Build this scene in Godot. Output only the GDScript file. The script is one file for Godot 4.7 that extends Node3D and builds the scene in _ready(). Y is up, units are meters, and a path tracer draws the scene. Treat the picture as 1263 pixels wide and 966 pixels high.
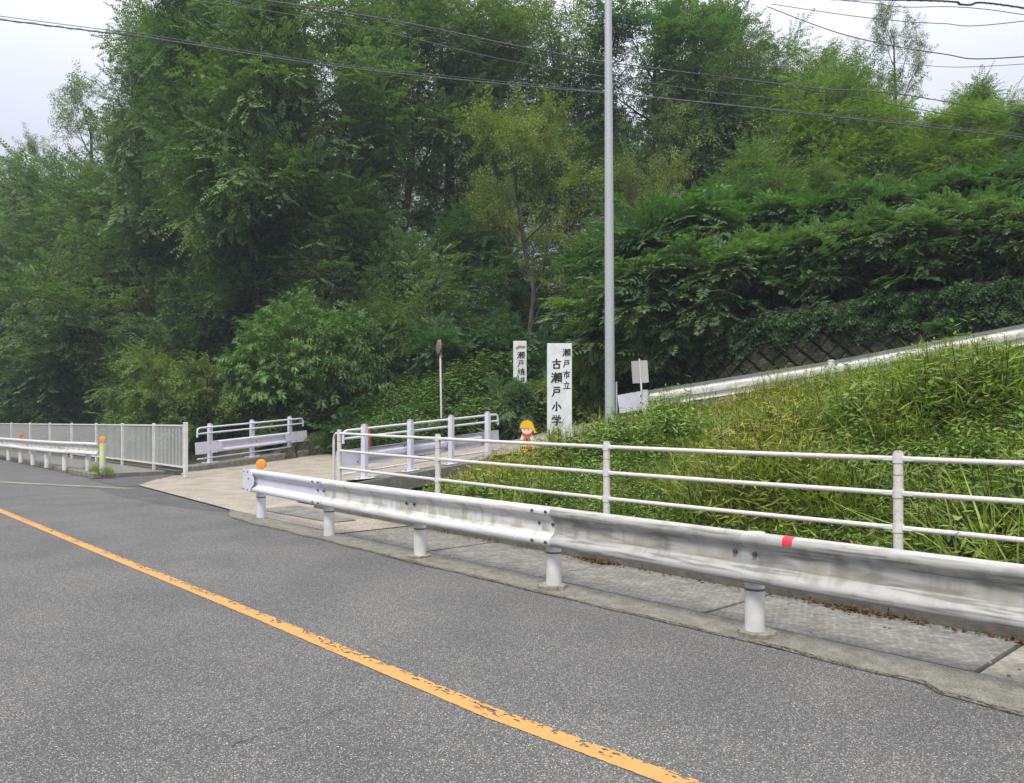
extends Node3D
# A two-lane road with a white guardrail, a bridge to a school road that climbs along a wooded hill. Overcast summer day.
# Frame: x right, y up, d = distance in front of the lens (z = -d). (s, t) run along and across the main road.

var rng := RandomNumberGenerator.new()
var taken := {}
var M := {}
var noise := FastNoiseLite.new()

class MB:
	var v := PackedVector3Array()
	var n := PackedVector3Array()
	var uv := PackedVector2Array()
	var c := PackedColorArray()
	var col := Color(1, 1, 1)
	var tinted := false
	func tri(p: Vector3, q: Vector3, r: Vector3, a: Vector3, b: Vector3, e: Vector3, s := Vector2.ZERO, t := Vector2.ZERO, w := Vector2.ZERO) -> void:
		if (r - p).cross(q - p).dot(a + b + e) < 0.0:
			v.append_array([p, r, q]); n.append_array([a, e, b]); uv.append_array([s, w, t])
		else:
			v.append_array([p, q, r]); n.append_array([a, b, e]); uv.append_array([s, t, w])
		if tinted:
			c.append_array([col, col, col])
	func quad(p: Vector3, q: Vector3, r: Vector3, s: Vector3, out: Vector3, u := [Vector2(0, 0), Vector2(1, 0), Vector2(1, 1), Vector2(0, 1)]) -> void:
		var f := (r - p).cross(q - p)
		if f.length_squared() < 1e-14:
			f = (s - p).cross(r - p)
		f = f.normalized()
		if f.dot(out) < 0.0:
			f = -f
		tri(p, q, r, f, f, f, u[0], u[1], u[2])
		tri(p, r, s, f, f, f, u[0], u[2], u[3])
	func leaf(p: Vector3, tip: Vector3, side: Vector3, up: Vector3) -> void:  # a folded blade of four faces
		var m := p.lerp(tip, 0.42)
		var k := up.normalized()
		tri(p, m + side, m - k * side.length() * 0.3, k, k, k)
		tri(m + side, tip, m - k * side.length() * 0.3, k, k, k)
		tri(p, m - k * side.length() * 0.3, m - side, k, k, k)
		tri(m - k * side.length() * 0.3, tip, m - side, k, k, k)
	func diamond(p: Vector3, tip: Vector3, side: Vector3) -> void:
		var m := p.lerp(tip, 0.45)
		var k := (tip - p).cross(side).normalized()
		if k.y < 0.0:
			k = -k
		tri(p, m + side, tip, k, k, k)
		tri(p, tip, m - side, k, k, k)
	func box(xf: Transform3D, size: Vector3, bevel := 0.0) -> void:
		var h := size * 0.5
		var b := minf(bevel, minf(h.x, minf(h.y, h.z)) * 0.9)
		var ax := [xf.basis.x.normalized(), xf.basis.y.normalized(), xf.basis.z.normalized()]
		var hs := [h.x, h.y, h.z]
		for i in 3:
			var j := (i + 1) % 3
			var k := (i + 2) % 3
			for s in [-1.0, 1.0]:
				var o: Vector3 = xf.origin + ax[i] * hs[i] * s
				var a: Vector3 = ax[j] * (hs[j] - b)
				var e: Vector3 = ax[k] * (hs[k] - b)
				quad(o - a - e, o + a - e, o + a + e, o - a + e, ax[i] * s, [Vector2(0, 0), Vector2(hs[j] * 2, 0), Vector2(hs[j] * 2, hs[k] * 2), Vector2(0, hs[k] * 2)])
		if b > 0.0:
			for i in 3:
				var j := (i + 1) % 3
				var k := (i + 2) % 3
				for s in [-1.0, 1.0]:
					for t in [-1.0, 1.0]:
						var e: Vector3 = ax[k] * (hs[k] - b)
						var p: Vector3 = xf.origin + ax[i] * hs[i] * s + ax[j] * (hs[j] - b) * t
						var q: Vector3 = xf.origin + ax[i] * (hs[i] - b) * s + ax[j] * hs[j] * t
						quad(p - e, q - e, q + e, p + e, ax[i] * s + ax[j] * t)
			for sx in [-1.0, 1.0]:
				for sy in [-1.0, 1.0]:
					for sz in [-1.0, 1.0]:
						var m: Vector3 = ax[0] * sx + ax[1] * sy + ax[2] * sz
						var k0: Vector3 = xf.origin + ax[0] * hs[0] * sx + ax[1] * (hs[1] - b) * sy + ax[2] * (hs[2] - b) * sz
						var k1: Vector3 = xf.origin + ax[0] * (hs[0] - b) * sx + ax[1] * hs[1] * sy + ax[2] * (hs[2] - b) * sz
						var k2: Vector3 = xf.origin + ax[0] * (hs[0] - b) * sx + ax[1] * (hs[1] - b) * sy + ax[2] * hs[2] * sz
						var f := (k2 - k0).cross(k1 - k0).normalized()
						f = f if f.dot(m) > 0.0 else -f
						tri(k0, k1, k2, f, f, f)
	func tube(path: Array, radii: Array, sides := 8, caps := true) -> void:
		var rings := []
		var norms := []
		var ref := Vector3.UP
		var d0: Vector3 = (path[1] - path[0]).normalized()
		if absf(d0.dot(ref)) > 0.9:
			ref = Vector3.RIGHT
		var x := d0.cross(ref).normalized()
		var run := 0.0
		var lens := []
		for i in path.size():
			var d: Vector3 = (path[mini(i + 1, path.size() - 1)] - path[maxi(i - 1, 0)]).normalized()
			x = (x - d * x.dot(d)).normalized()
			var y := d.cross(x)
			var ring := []
			var nn := []
			var rr: float = radii[mini(i, radii.size() - 1)]
			for k in sides:
				var a := TAU * k / sides
				var o := x * cos(a) + y * sin(a)
				ring.append(path[i] + o * rr)
				nn.append(o)
			rings.append(ring); norms.append(nn)
			if i > 0:
				run += path[i].distance_to(path[i - 1])
			lens.append(run)
		for i in path.size() - 1:
			for k in sides:
				var k2 := (k + 1) % sides
				var u0 := Vector2(float(k) / sides, lens[i])
				var u1 := Vector2(float(k + 1) / sides, lens[i])
				var u2 := Vector2(float(k + 1) / sides, lens[i + 1])
				var u3 := Vector2(float(k) / sides, lens[i + 1])
				tri(rings[i][k], rings[i][k2], rings[i + 1][k2], norms[i][k], norms[i][k2], norms[i + 1][k2], u0, u1, u2)
				tri(rings[i][k], rings[i + 1][k2], rings[i + 1][k], norms[i][k], norms[i + 1][k2], norms[i + 1][k], u0, u2, u3)
		if caps:
			for e in [0, path.size() - 1]:
				var out: Vector3 = (path[0] - path[1]).normalized() if e == 0 else (path[e] - path[e - 1]).normalized()
				for k in sides:
					tri(path[e], rings[e][k], rings[e][(k + 1) % sides], out, out, out)
	func sweep(path: Array, outs: Array, prof: Array, thick := 0.0, u0 := 0.0) -> void:  # a profile of (outward, up) points drawn along a path
		var pn := []
		for j in prof.size():
			var d: Vector2 = (prof[mini(j + 1, prof.size() - 1)] - prof[maxi(j - 1, 0)]).normalized()
			pn.append(Vector2(-d.y, d.x))
		var run := u0
		for i in path.size() - 1:
			var step: float = path[i].distance_to(path[i + 1])
			for j in prof.size() - 1:
				for side in ([0, 1] if thick > 0.0 else [0]):
					var q := []
					var nn := []
					for ij in [[i, j], [i + 1, j], [i + 1, j + 1], [i, j + 1]]:
						var p2: Vector2 = prof[ij[1]]
						var m2: Vector2 = pn[ij[1]]
						if side == 1:
							p2 = p2 - m2 * thick
							m2 = -m2
						q.append(path[ij[0]] + outs[ij[0]] * p2.x + Vector3.UP * p2.y)
						nn.append((outs[ij[0]] * m2.x + Vector3.UP * m2.y).normalized())
					var va := float(j) / (prof.size() - 1)
					var vb := float(j + 1) / (prof.size() - 1)
					tri(q[0], q[1], q[2], nn[0], nn[1], nn[2], Vector2(run, va), Vector2(run + step, va), Vector2(run + step, vb))
					tri(q[0], q[2], q[3], nn[0], nn[2], nn[3], Vector2(run, va), Vector2(run + step, vb), Vector2(run, vb))
			run += step
	func prism(poly: PackedVector2Array, xf: Transform3D, depth: float) -> void:  # outline in the xy plane, thickness along z
		var idx := Geometry2D.triangulate_polygon(poly)
		var nz := xf.basis.z.normalized()
		for s in [0.0, 1.0]:
			var out := nz * (1.0 if s > 0.5 else -1.0)
			for i in range(0, idx.size(), 3):
				var q := []
				for k in 3:
					var p2 := poly[idx[i + k]]
					q.append(xf * Vector3(p2.x, p2.y, depth * (s - 0.5)))
				tri(q[0], q[1], q[2], out, out, out, poly[idx[i]], poly[idx[i + 1]], poly[idx[i + 2]])
		var cen := Vector2.ZERO
		for p in poly:
			cen += p / poly.size()
		var cw := Geometry2D.is_polygon_clockwise(poly)
		for i in poly.size():
			var a := poly[i]
			var b := poly[(i + 1) % poly.size()]
			var e := (b - a).normalized()
			var o2 := Vector2(-e.y, e.x) if cw else Vector2(e.y, -e.x)
			quad(xf * Vector3(a.x, a.y, -depth / 2), xf * Vector3(b.x, b.y, -depth / 2), xf * Vector3(b.x, b.y, depth / 2), xf * Vector3(a.x, a.y, depth / 2), xf.basis * Vector3(o2.x, o2.y, 0))
	func disc(center: Vector3, axis: Vector3, radius: float, depth: float, sides := 20, dome := 0.0) -> void:  # a short cylinder with a slightly domed front
		var a := axis.normalized()
		var f := center + a * depth
		var pts := [center, center + a * depth * 0.8, f, f + a * dome]
		tube([center, center + a * depth * 0.85], [radius], sides, true)
		var x := a.cross(Vector3.UP)
		if x.length() < 0.1:
			x = a.cross(Vector3.RIGHT)
		x = x.normalized()
		var y := a.cross(x)
		for k in sides:
			var p := x * cos(TAU * k / sides) + y * sin(TAU * k / sides)
			var q := x * cos(TAU * (k + 1) / sides) + y * sin(TAU * (k + 1) / sides)
			var r0 := center + a * depth * 0.85
			var r1 := f
			var na := (p + a).normalized()
			var nb := (q + a).normalized()
			tri(r0 + p * radius, r0 + q * radius, r1 + q * radius * 0.9, p, q, nb)
			tri(r0 + p * radius, r1 + q * radius * 0.9, r1 + p * radius * 0.9, p, nb, na)
			tri(r1 + p * radius * 0.9, r1 + q * radius * 0.9, pts[3], (a + p * 0.2).normalized(), (a + q * 0.2).normalized(), a)
	func mesh() -> ArrayMesh:
		var arr := []
		arr.resize(Mesh.ARRAY_MAX)
		arr[Mesh.ARRAY_VERTEX] = v
		arr[Mesh.ARRAY_NORMAL] = n
		arr[Mesh.ARRAY_TEX_UV] = uv
		if tinted:
			arr[Mesh.ARRAY_COLOR] = c
		var am := ArrayMesh.new()
		am.add_surface_from_arrays(Mesh.PRIMITIVE_TRIANGLES, arr)
		return am


# ---------------------------------------------------------------- places
func V(x: float, y: float, d: float) -> Vector3:
	return Vector3(x, y, -d)

func P(s: float, t: float, y := 0.0) -> Vector3:
	return Vector3(0.375 - 0.665 * s + 0.747 * t, y, -(6.85 + 0.747 * s + 0.665 * t))

func st(p: Vector3) -> Vector2:
	var a := p.x - 0.375
	var b := -p.z - 6.85
	return Vector2(-0.665 * a + 0.747 * b, 0.747 * a + 0.665 * b)

var UDIR := Vector3(-0.665, 0, -0.747)   # along the road, away
var NDIR := Vector3(0.747, 0, -0.665)    # across the road, towards the hill

func table(x: float, xs: Array, ys: Array) -> float:
	if x <= xs[0]:
		return ys[0]
	for i in xs.size() - 1:
		if x <= xs[i + 1]:
			return lerpf(ys[i], ys[i + 1], (x - xs[i]) / (xs[i + 1] - xs[i]))
	return ys[-1]

var ROWS := [-14.0, -6.0, -1.0, 5.5, 7.5, 10.0, 15.0, 20.0]
var COLS := [2.5, 5.0, 7.5, 10.0, 12.5, 15.0]
var HEIGHTS := [
	[4.0, 4.0, 4.0, 4.2, 4.3, 4.4], [2.75, 2.75, 2.75, 2.9, 3.1, 3.2], [2.0, 2.0, 2.05, 2.25, 2.5, 2.6], [1.2, 1.2, 1.25, 1.6, 2.1, 2.3],
	[0.8, 0.8, 0.92, 1.45, 2.0, 2.2], [0.05, 0.22, 0.56, 1.12, 1.66, 1.8], [0.02, 0.16, 0.36, 0.74, 1.12, 1.3], [0.02, 0.14, 0.34, 0.62, 0.95, 1.1]]

func road_y(s: float, t: float) -> float:  # height of the bridge deck and of the school road
	var a := 0
	while a < ROWS.size() - 2 and s > ROWS[a + 1]:
		a += 1
	var f := clampf((s - ROWS[a]) / (ROWS[a + 1] - ROWS[a]), 0.0, 1.0)
	f = f * f * (3.0 - 2.0 * f) * 0.5 + f * 0.5
	return lerpf(table(t, COLS, HEIGHTS[a]), table(t, COLS, HEIGHTS[a + 1]), f)

func near_edge(s: float) -> float:
	return table(s, [-14, -6, -1, 5.5, 7.6, 10], [14.0, 11.4, 9.7, 7.5, 6.9, 7.6])

func far_edge(s: float) -> float:
	return table(s, [-14, -6, -1, 5.5, 9.6, 14, 20], [18.0, 15.3, 13.6, 11.6, 12.3, 12.9, 13.4])

func wall_height(s: float) -> float:
	return table(s, [-14, -1, 5, 7.6, 10.2], [1.9, 2.0, 2.2, 2.1, 0.0])

func hill(rise: float, x: float, d: float) -> float:
	return 7.5 * (1.0 - exp(-maxf(0.0, rise) * 0.062)) + noise.get_noise_2d(x * 6.0, d * 6.0) * minf(rise * 0.12, 0.7)

func ground(x: float, d: float) -> float:
	var q := st(V(x, 0, d))
	var s := q.x
	var t := q.y
	if t < 1.62:
		return -0.06
	if s > (17.0 if t < 2.6 else 17.9 + 0.3 * (t - 3.75)):   # beyond the driveway: footway, stream, wood
		if t < 2.45:
			return -0.06
		if t < 5.2:
			return -1.1
		return lerpf(-1.1, 0.35, clampf((t - 5.2) / 0.9, 0, 1)) + hill(t - 6.0, x, d)
	if s > 14.6 and t > 8.2:
		var e2 := road_y(s, 8.2)
		return e2 - 0.06 + hill((t - 8.2) * clampf((s - 14.6) / 1.5, 0.0, 1.0) * 0.8, x, d)
	var te := near_edge(s)
	var tf := far_edge(s)
	if t > te:
		if t < tf or (s < 10.2 and t < tf + 1.15):
			return road_y(s, minf(t, tf)) - 0.09
		return road_y(s, tf) - 0.02 + wall_height(s) + hill(t - tf - 1.0, x, d) * 1.12
	# between the railing and the road: ditch and bank
	var bank := lerpf(-0.55, road_y(s, te) - 0.05, pow(clampf((t - 2.55) / (te - 2.55), 0, 1), 0.8))
	bank += 0.22 * sin(PI * clampf((t - 2.55) / (te - 2.55), 0, 1)) * clampf((4.0 - s) / 4.0, 0, 1)
	if t < 2.55:
		bank = -0.75
	var open := clampf((s - 6.6) / 1.4, 0.0, 1.0)
	return lerpf(bank, -1.15, open)

# ---------------------------------------------------------------- naming
func numbered(called: String) -> String:
	if not taken.has(called):
		taken[called] = 0
		return called
	taken[called] += 1
	return "%s_%03d" % [called, taken[called]]

func tag(o: Node3D, label: String, category: String, group := "", kind := "") -> Node3D:
	if label:
		o.set_meta("label", label)
	if category:
		o.set_meta("category", category)
	if group:
		o.set_meta("group", group)
	if kind:
		o.set_meta("kind", kind)
	return o

func base(called: String, at := Vector3.ZERO) -> Node3D:
	var o := Node3D.new()
	o.name = numbered(called)
	o.position = at
	add_child(o)
	return o

func put(called: String, m: Mesh, mat: Material, parent: Node3D = null, at := Transform3D.IDENTITY) -> MeshInstance3D:
	var o := MeshInstance3D.new()
	o.mesh = m
	o.material_override = mat
	o.transform = at
	if parent == null:
		o.name = numbered(called)
		add_child(o)
	else:
		o.name = called
		parent.add_child(o, true)
	return o

func structure(called: String, m: Mesh, mat: Material) -> MeshInstance3D:
	var o := put(called, m, mat)
	o.set_meta("kind", "structure")
	return o

func aim(at: Vector3, fwd: Vector3, up := Vector3.UP) -> Transform3D:  # x along fwd, y up
	var x := fwd.normalized()
	var z := x.cross(up).normalized()
	var y := z.cross(x)
	return Transform3D(Basis(x, y, z), at)

# ---------------------------------------------------------------- materials
func lin(r: float, g: float, b: float) -> Color:
	return Color(r, g, b).linear_to_srgb()

func flat(r: float, g: float, b: float, rough := 0.6, metal := 0.0) -> StandardMaterial3D:
	var m := StandardMaterial3D.new()
	m.albedo_color = lin(r, g, b)
	m.roughness = rough
	m.metallic = metal
	return m

func tri_tex(m: StandardMaterial3D, img: Image, metres: float, world := true) -> void:
	m.albedo_texture = ImageTexture.create_from_image(img)
	m.uv1_triplanar = true
	m.uv1_world_triplanar = world
	m.uv1_triplanar_sharpness = 6.0
	m.uv1_scale = Vector3.ONE / metres

func relief(m: StandardMaterial3D, img: Image, cm: float) -> void:
	m.heightmap_enabled = true
	m.heightmap_texture = ImageTexture.create_from_image(img)
	m.heightmap_scale = cm

func blotch(m: StandardMaterial3D, metres: float, lo: Color, hi: Color, sd: int, freq := 0.012) -> void:  # a coarse pattern multiplied over the fine one
	var img := Image.create(512, 512, false, Image.FORMAT_RGB8)
	var f := FastNoiseLite.new()
	f.seed = sd
	f.frequency = freq
	f.fractal_octaves = 5
	var src := f.get_seamless_image(512, 512)
	for y in 512:
		for x in 512:
			img.set_pixel(x, y, lo.lerp(hi, clampf(src.get_pixel(x, y).r, 0, 1)))
	m.detail_enabled = true
	m.detail_albedo = ImageTexture.create_from_image(img)
	m.detail_blend_mode = BaseMaterial3D.BLEND_MODE_MUL
	m.detail_uv_layer = BaseMaterial3D.DETAIL_UV_2
	m.uv2_triplanar = true
	m.uv2_world_triplanar = true
	m.uv2_triplanar_sharpness = 6.0
	m.uv2_scale = Vector3.ONE / metres

func speckle(size: int, ground_col: Color, sets: Array, sd: int) -> Array:  # [colour, height]: stones of several sizes in a binder
	var r := RandomNumberGenerator.new()
	r.seed = sd
	var col := Image.create(size, size, false, Image.FORMAT_RGB8)
	var hgt := Image.create(size, size, false, Image.FORMAT_RGB8)
	col.fill(ground_col)
	hgt.fill(Color(0.25, 0.25, 0.25))
	for s in sets:   # [count, radius from, to, colour a, colour b]
		for i in int(s[0]):
			var rad := r.randf_range(s[1], s[2])
			var cx := r.randf() * size
			var cy := r.randf() * size
			var k: Color = s[3].lerp(s[4], r.randf())
			var h := r.randf_range(0.35, 1.0)
			var st_ := r.randf_range(0.6, 1.0)
			var an := r.randf() * PI
			var ca := cos(an)
			var sa := sin(an)
			var ir := int(ceil(rad))
			for dy in range(-ir, ir + 1):
				for dx in range(-ir, ir + 1):
					var ex := dx * ca + dy * sa
					var ey := (dy * ca - dx * sa) / st_
					if ex * ex + ey * ey <= rad * rad:
						var px := posmod(int(cx) + dx, size)
						var py := posmod(int(cy) + dy, size)
						col.set_pixel(px, py, k)
						hgt.set_pixel(px, py, Color(h, h, h))
	return [col, hgt]

func noisy(size: int, lo: Color, hi: Color, freq: float, sd: int, octaves := 5, gain := 1.0) -> Image:
	var f := FastNoiseLite.new()
	f.seed = sd
	f.frequency = freq
	f.fractal_octaves = octaves
	var src := f.get_seamless_image(size, size)
	var img := Image.create(size, size, false, Image.FORMAT_RGB8)
	for y in size:
		for x in size:
			img.set_pixel(x, y, lo.lerp(hi, clampf((src.get_pixel(x, y).r - 0.5) * gain + 0.5, 0, 1)))
	return img

func gray(v: float) -> Color:
	return Color(v, v, v)

func grime(sd: int, base_col: Color, dirt: Color, moss: Color, streak: float, drip: float, mossy: float) -> Image:  # scuffs along the beam, runs down it and moss on the ledge, with their own edges
	var a := FastNoiseLite.new()
	a.seed = sd
	a.frequency = 0.05
	a.fractal_octaves = 4
	var b := FastNoiseLite.new()
	b.seed = sd + 7
	b.frequency = 0.012
	b.fractal_octaves = 4
	var img := Image.create(1024, 256, false, Image.FORMAT_RGB8)
	for y in 256:
		var v := y / 255.0
		for x in 1024:
			var ang := TAU * x / 1024.0
			var cx := cos(ang) * 160.0
			var cz := sin(ang) * 160.0
			var scuff := a.get_noise_3d(cx * 0.12, y * 1.1, cz * 0.12) * 0.5 + 0.5
			var run := a.get_noise_3d(cx * 0.6, y * 0.12, cz * 0.6) * 0.5 + 0.5
			var patch := b.get_noise_3d(cx * 1.3, y * 1.2, cz * 1.3) * 0.5 + 0.5
			var k := clampf((scuff - 0.5) * 5.0, 0, 1) * streak * clampf((v - 0.12) * 12.0, 0, 1)
			var r := clampf((run - 0.48) * 4.0, 0, 1) * drip * clampf((v - 0.2) * 9.0, 0, 1) * clampf((0.72 - v) * 9.0, 0, 1)
			var g := clampf((patch - 0.42) * 5.0, 0, 1) * mossy * clampf(1.0 - absf(v - 0.55) / 0.09, 0, 1)
			var c := base_col.lerp(dirt, clampf(k + r * 0.8 + clampf((patch - 0.5) * 4.0, 0, 1) * streak * 0.45, 0, 0.9))
			img.set_pixel(x, y, c.lerp(moss, clampf(g, 0, 0.85)))
	return img

func make_materials() -> void:
	# asphalt: pale and dark stones in grey binder
	var sp := speckle(1024, lin(0.1, 0.1, 0.102), [
		[20000, 1.5, 4.2, lin(0.07, 0.07, 0.073), lin(0.17, 0.17, 0.174)],
		[18000, 1.4, 4.0, lin(0.13, 0.13, 0.134), lin(0.3, 0.296, 0.288)],
		[16000, 0.8, 2.6, lin(0.03, 0.03, 0.032), lin(0.08, 0.08, 0.083)],
		[5200, 1.2, 3.0, lin(0.3, 0.294, 0.28), lin(0.66, 0.64, 0.59)]], 5)
	var m := flat(1, 1, 1, 0.85)
	tri_tex(m, sp[0], 1.3)
	relief(m, sp[1], 0.5)
	blotch(m, 11.0, Color(0.82, 0.815, 0.825), Color(0.97, 0.965, 0.945), 3, 0.014)
	M.asphalt = m
	m = m.duplicate()
	m.albedo_color = lin(0.74, 0.76, 0.8)
	m.uv1_scale = Vector3.ONE / 1.5
	M.asphalt_new = m
	m = m.duplicate()
	m.albedo_color = lin(1.0, 1.0, 1.0)
	m.uv1_scale = Vector3.ONE / 1.3
	M.asphalt_pale = m
	# driveway: washed concrete with buff gravel showing
	sp = speckle(1024, lin(0.35, 0.325, 0.28), [
		[9000, 2.0, 5.0, lin(0.25, 0.21, 0.165), lin(0.4, 0.35, 0.28)],
		[9000, 1.5, 4.2, lin(0.38, 0.36, 0.315), lin(0.56, 0.53, 0.47)],
		[3500, 1.5, 3.5, lin(0.16, 0.13, 0.1), lin(0.25, 0.22, 0.19)]], 9)
	m = flat(1, 1, 1, 0.85)
	tri_tex(m, sp[0], 2.6)
	relief(m, sp[1], 0.5)
	blotch(m, 7.0, Color(0.8, 0.78, 0.74), gray(1.0), 4, 0.018)
	M.washed = m
	# plain concretes
	m = flat(1, 1, 1, 0.85)
	tri_tex(m, noisy(512, lin(0.17, 0.166, 0.155), lin(0.27, 0.263, 0.245), 0.03, 21, 6, 1.6), 1.4)
	relief(m, noisy(512, gray(0.2), gray(0.9), 0.12, 22, 4, 1.4), 0.25)
	blotch(m, 3.7, Color(0.74, 0.74, 0.7), gray(1.0), 5, 0.02)
	M.concrete = m
	m = m.duplicate()
	m.albedo_color = lin(1.35, 1.3, 1.2)
	M.concrete_pale = m
	m = m.duplicate()
	m.albedo_color = lin(0.62, 0.63, 0.6)
	M.concrete_dark = m
	# old kerb with lichen and grit
	m = flat(1, 1, 1, 0.9)
	var kerb_img: Image = speckle(512, lin(0.26, 0.25, 0.22), [
		[5000, 1.0, 3.0, lin(0.2, 0.19, 0.165), lin(0.34, 0.325, 0.29)], [900, 1.0, 3.5, lin(0.1, 0.1, 0.075), lin(0.16, 0.155, 0.12)], [900, 1.0, 2.2, lin(0.4, 0.38, 0.34), lin(0.5, 0.48, 0.42)]], 12)[0]
	tri_tex(m, kerb_img, 0.9)
	relief(m, noisy(512, gray(0.1), gray(1.0), 0.08, 23, 5, 1.6), 1.2)
	blotch(m, 2.3, Color(0.74, 0.74, 0.69), gray(1.0), 15, 0.025)
	M.kerb = m
	# walkway slab: anti-slip studs in rows
	var studs := Image.create(256, 256, false, Image.FORMAT_RGB8)
	var slab_col := Image.create(256, 256, false, Image.FORMAT_RGB8)
	var wear := FastNoiseLite.new()
	wear.frequency = 0.02
	var wim := wear.get_seamless_image(256, 256)
	for y in 256:
		for x in 256:
			var fx := fmod(x / 32.0, 1.0)
			var fy := fmod(y / 32.0 + (0.5 if int(x / 32.0) % 2 == 1 else 0.0), 1.0)
			var up := 1.0 if absf(fx - 0.5) < 0.34 and absf(fy - 0.5) < 0.3 else 0.2
			studs.set_pixel(x, y, gray(up))
			var wv := wim.get_pixel(x, y).r
			var c := lin(0.15, 0.152, 0.146).lerp(lin(0.21, 0.21, 0.2), wv)
			if up < 0.5:
				c = c.lerp(lin(0.3, 0.28, 0.24), clampf((wv - 0.35) * 2.5, 0.0, 0.75))   # sand caught between the studs
			slab_col.set_pixel(x, y, c)
	m = flat(1, 1, 1, 0.85)
	m.albedo_texture = ImageTexture.create_from_image(slab_col)
	m.uv1_scale = Vector3(2.2, 2.2, 1)
	relief(m, studs, 0.3)
	blotch(m, 3.1, Color(0.78, 0.77, 0.73), gray(1.0), 6, 0.02)
	M.slab = m
	# paint and metal
	m = flat(1, 1, 1, 0.42)
	m.albedo_texture = ImageTexture.create_from_image(grime(31, lin(0.6, 0.6, 0.6), lin(0.24, 0.24, 0.21), lin(0.3, 0.3, 0.19), 0.3, 0.5, 0.8))
	m.uv1_scale = Vector3(0.25, 1, 1)
	M.beam_old = m
	m = flat(1, 1, 1, 0.5)
	m.albedo_texture = ImageTexture.create_from_image(grime(47, lin(0.39, 0.39, 0.375), lin(0.17, 0.17, 0.155), lin(0.32, 0.32, 0.23), 0.85, 0.55, 0.5))
	m.uv1_scale = Vector3(0.25, 1, 1)
	M.beam_worn = m
	m = flat(1, 1, 1, 0.4)
	tri_tex(m, noisy(256, lin(0.55, 0.55, 0.64), lin(0.62, 0.62, 0.71), 0.02, 33, 4, 1.4), 1.6, true)
	M.paint_new = m
	m = flat(1, 1, 1, 0.45)
	tri_tex(m, noisy(512, lin(0.5, 0.5, 0.48), lin(0.62, 0.62, 0.61), 0.012, 34, 5, 1.8), 1.9, true)
	M.paint_old = m
	# railing pipes: white with flecks of mildew
	m = flat(1, 1, 1, 0.55)
	var pipe_img: Image = speckle(512, lin(0.54, 0.54, 0.51), [[900, 2.0, 9.0, lin(0.48, 0.48, 0.43), lin(0.6, 0.6, 0.58)], [1500, 0.8, 3.2, lin(0.2, 0.2, 0.17), lin(0.42, 0.41, 0.36)], [260, 1.0, 2.0, lin(0.25, 0.14, 0.07), lin(0.35, 0.22, 0.12)]], 51)[0]
	tri_tex(m, pipe_img, 0.7, true)
	M.pipe = m
	m = flat(0.42, 0.43, 0.44, 0.38, 0.75)
	tri_tex(m, noisy(512, lin(0.75, 0.77, 0.8), lin(1, 1, 1), 0.05, 36, 4, 2.0), 0.8, true)
	m.metallic = 0.2
	m.albedo_color = lin(0.44, 0.47, 0.48)
	M.zinc = m
	M.fence_paint = flat(0.58, 0.6, 0.59, 0.5)
	M.bolt = flat(0.09, 0.09, 0.1, 0.5, 0.6)
	M.dark_band = flat(0.12, 0.11, 0.1, 0.7)
	M.rust = flat(0.2, 0.09, 0.04, 0.9)
	M.orange = flat(0.85, 0.28, 0.012, 0.25)
	M.orange.clearcoat_enabled = true
	M.orange.clearcoat = 0.6
	M.amber_old = flat(0.6, 0.17, 0.03, 0.4)
	M.tape_yellow = flat(0.62, 0.72, 0.03, 0.35)
	M.tape_red = flat(0.62, 0.02, 0.05, 0.35)
	M.line_pink = flat(0.7, 0.25, 0.3, 0.5)
	M.black = flat(0.02, 0.02, 0.023, 0.6)
	M.cable = flat(0.02, 0.021, 0.024, 0.6)
	M.cable_gray = flat(0.09, 0.1, 0.11, 0.6)
	M.sign_white = flat(1, 1, 1, 0.35)
	tri_tex(M.sign_white, noisy(256, lin(0.56, 0.61, 0.62), lin(0.66, 0.69, 0.7), 0.02, 39, 5, 2.2), 1.5)
	M.sign_back = flat(0.42, 0.42, 0.41, 0.5, 0.2)
	M.sign_face = flat(0.16, 0.14, 0.14, 0.6)
	M.red = flat(0.22, 0.035, 0.025, 0.6)
	M.cap_yellow = flat(0.8, 0.42, 0.02, 0.5)
	M.skin = flat(0.72, 0.6, 0.5, 0.6)
	M.scarf = flat(0.7, 0.03, 0.05, 0.5)
	M.coat = flat(0.55, 0.14, 0.04, 0.5)
	M.board_white = flat(0.75, 0.74, 0.72, 0.5)
	# soil, moss, stone, bark
	m = flat(1, 1, 1, 0.95)
	tri_tex(m, noisy(512, lin(0.035, 0.04, 0.018), lin(0.1, 0.085, 0.05), 0.03, 41, 6, 1.8), 2.0)
	relief(m, noisy(512, gray(0.0), gray(1.0), 0.06, 42, 5, 1.6), 4.0)
	M.soil = m
	for i in 4:
		m = flat(1, 1, 1, 0.95)
		var tone: float = [1.0, 0.8, 1.2, 0.9][i]
		tri_tex(m, noisy(256, lin(0.012 * tone, 0.014 * tone, 0.009 * tone), lin(0.038 * tone, 0.04 * tone, 0.016 * tone), 0.03, 61 + i, 6, 2.2), 1.2)
		relief(m, noisy(256, gray(0.0), gray(1.0), 0.05, 71 + i, 5, 1.6), 2.0)
		M["stone%d" % i] = m
	m = flat(1, 1, 1, 0.95)
	var bark := noisy(256, lin(0.03, 0.026, 0.02), lin(0.12, 0.105, 0.085), 0.03, 81, 5, 1.8)
	m.albedo_texture = ImageTexture.create_from_image(bark)
	m.uv1_scale = Vector3(2, 0.35, 1)
	relief(m, bark, 3.0)
	M.bark = m
	m = m.duplicate()
	m.albedo_color = lin(2.2, 2.1, 1.9)
	M.bark_pale = m
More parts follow.
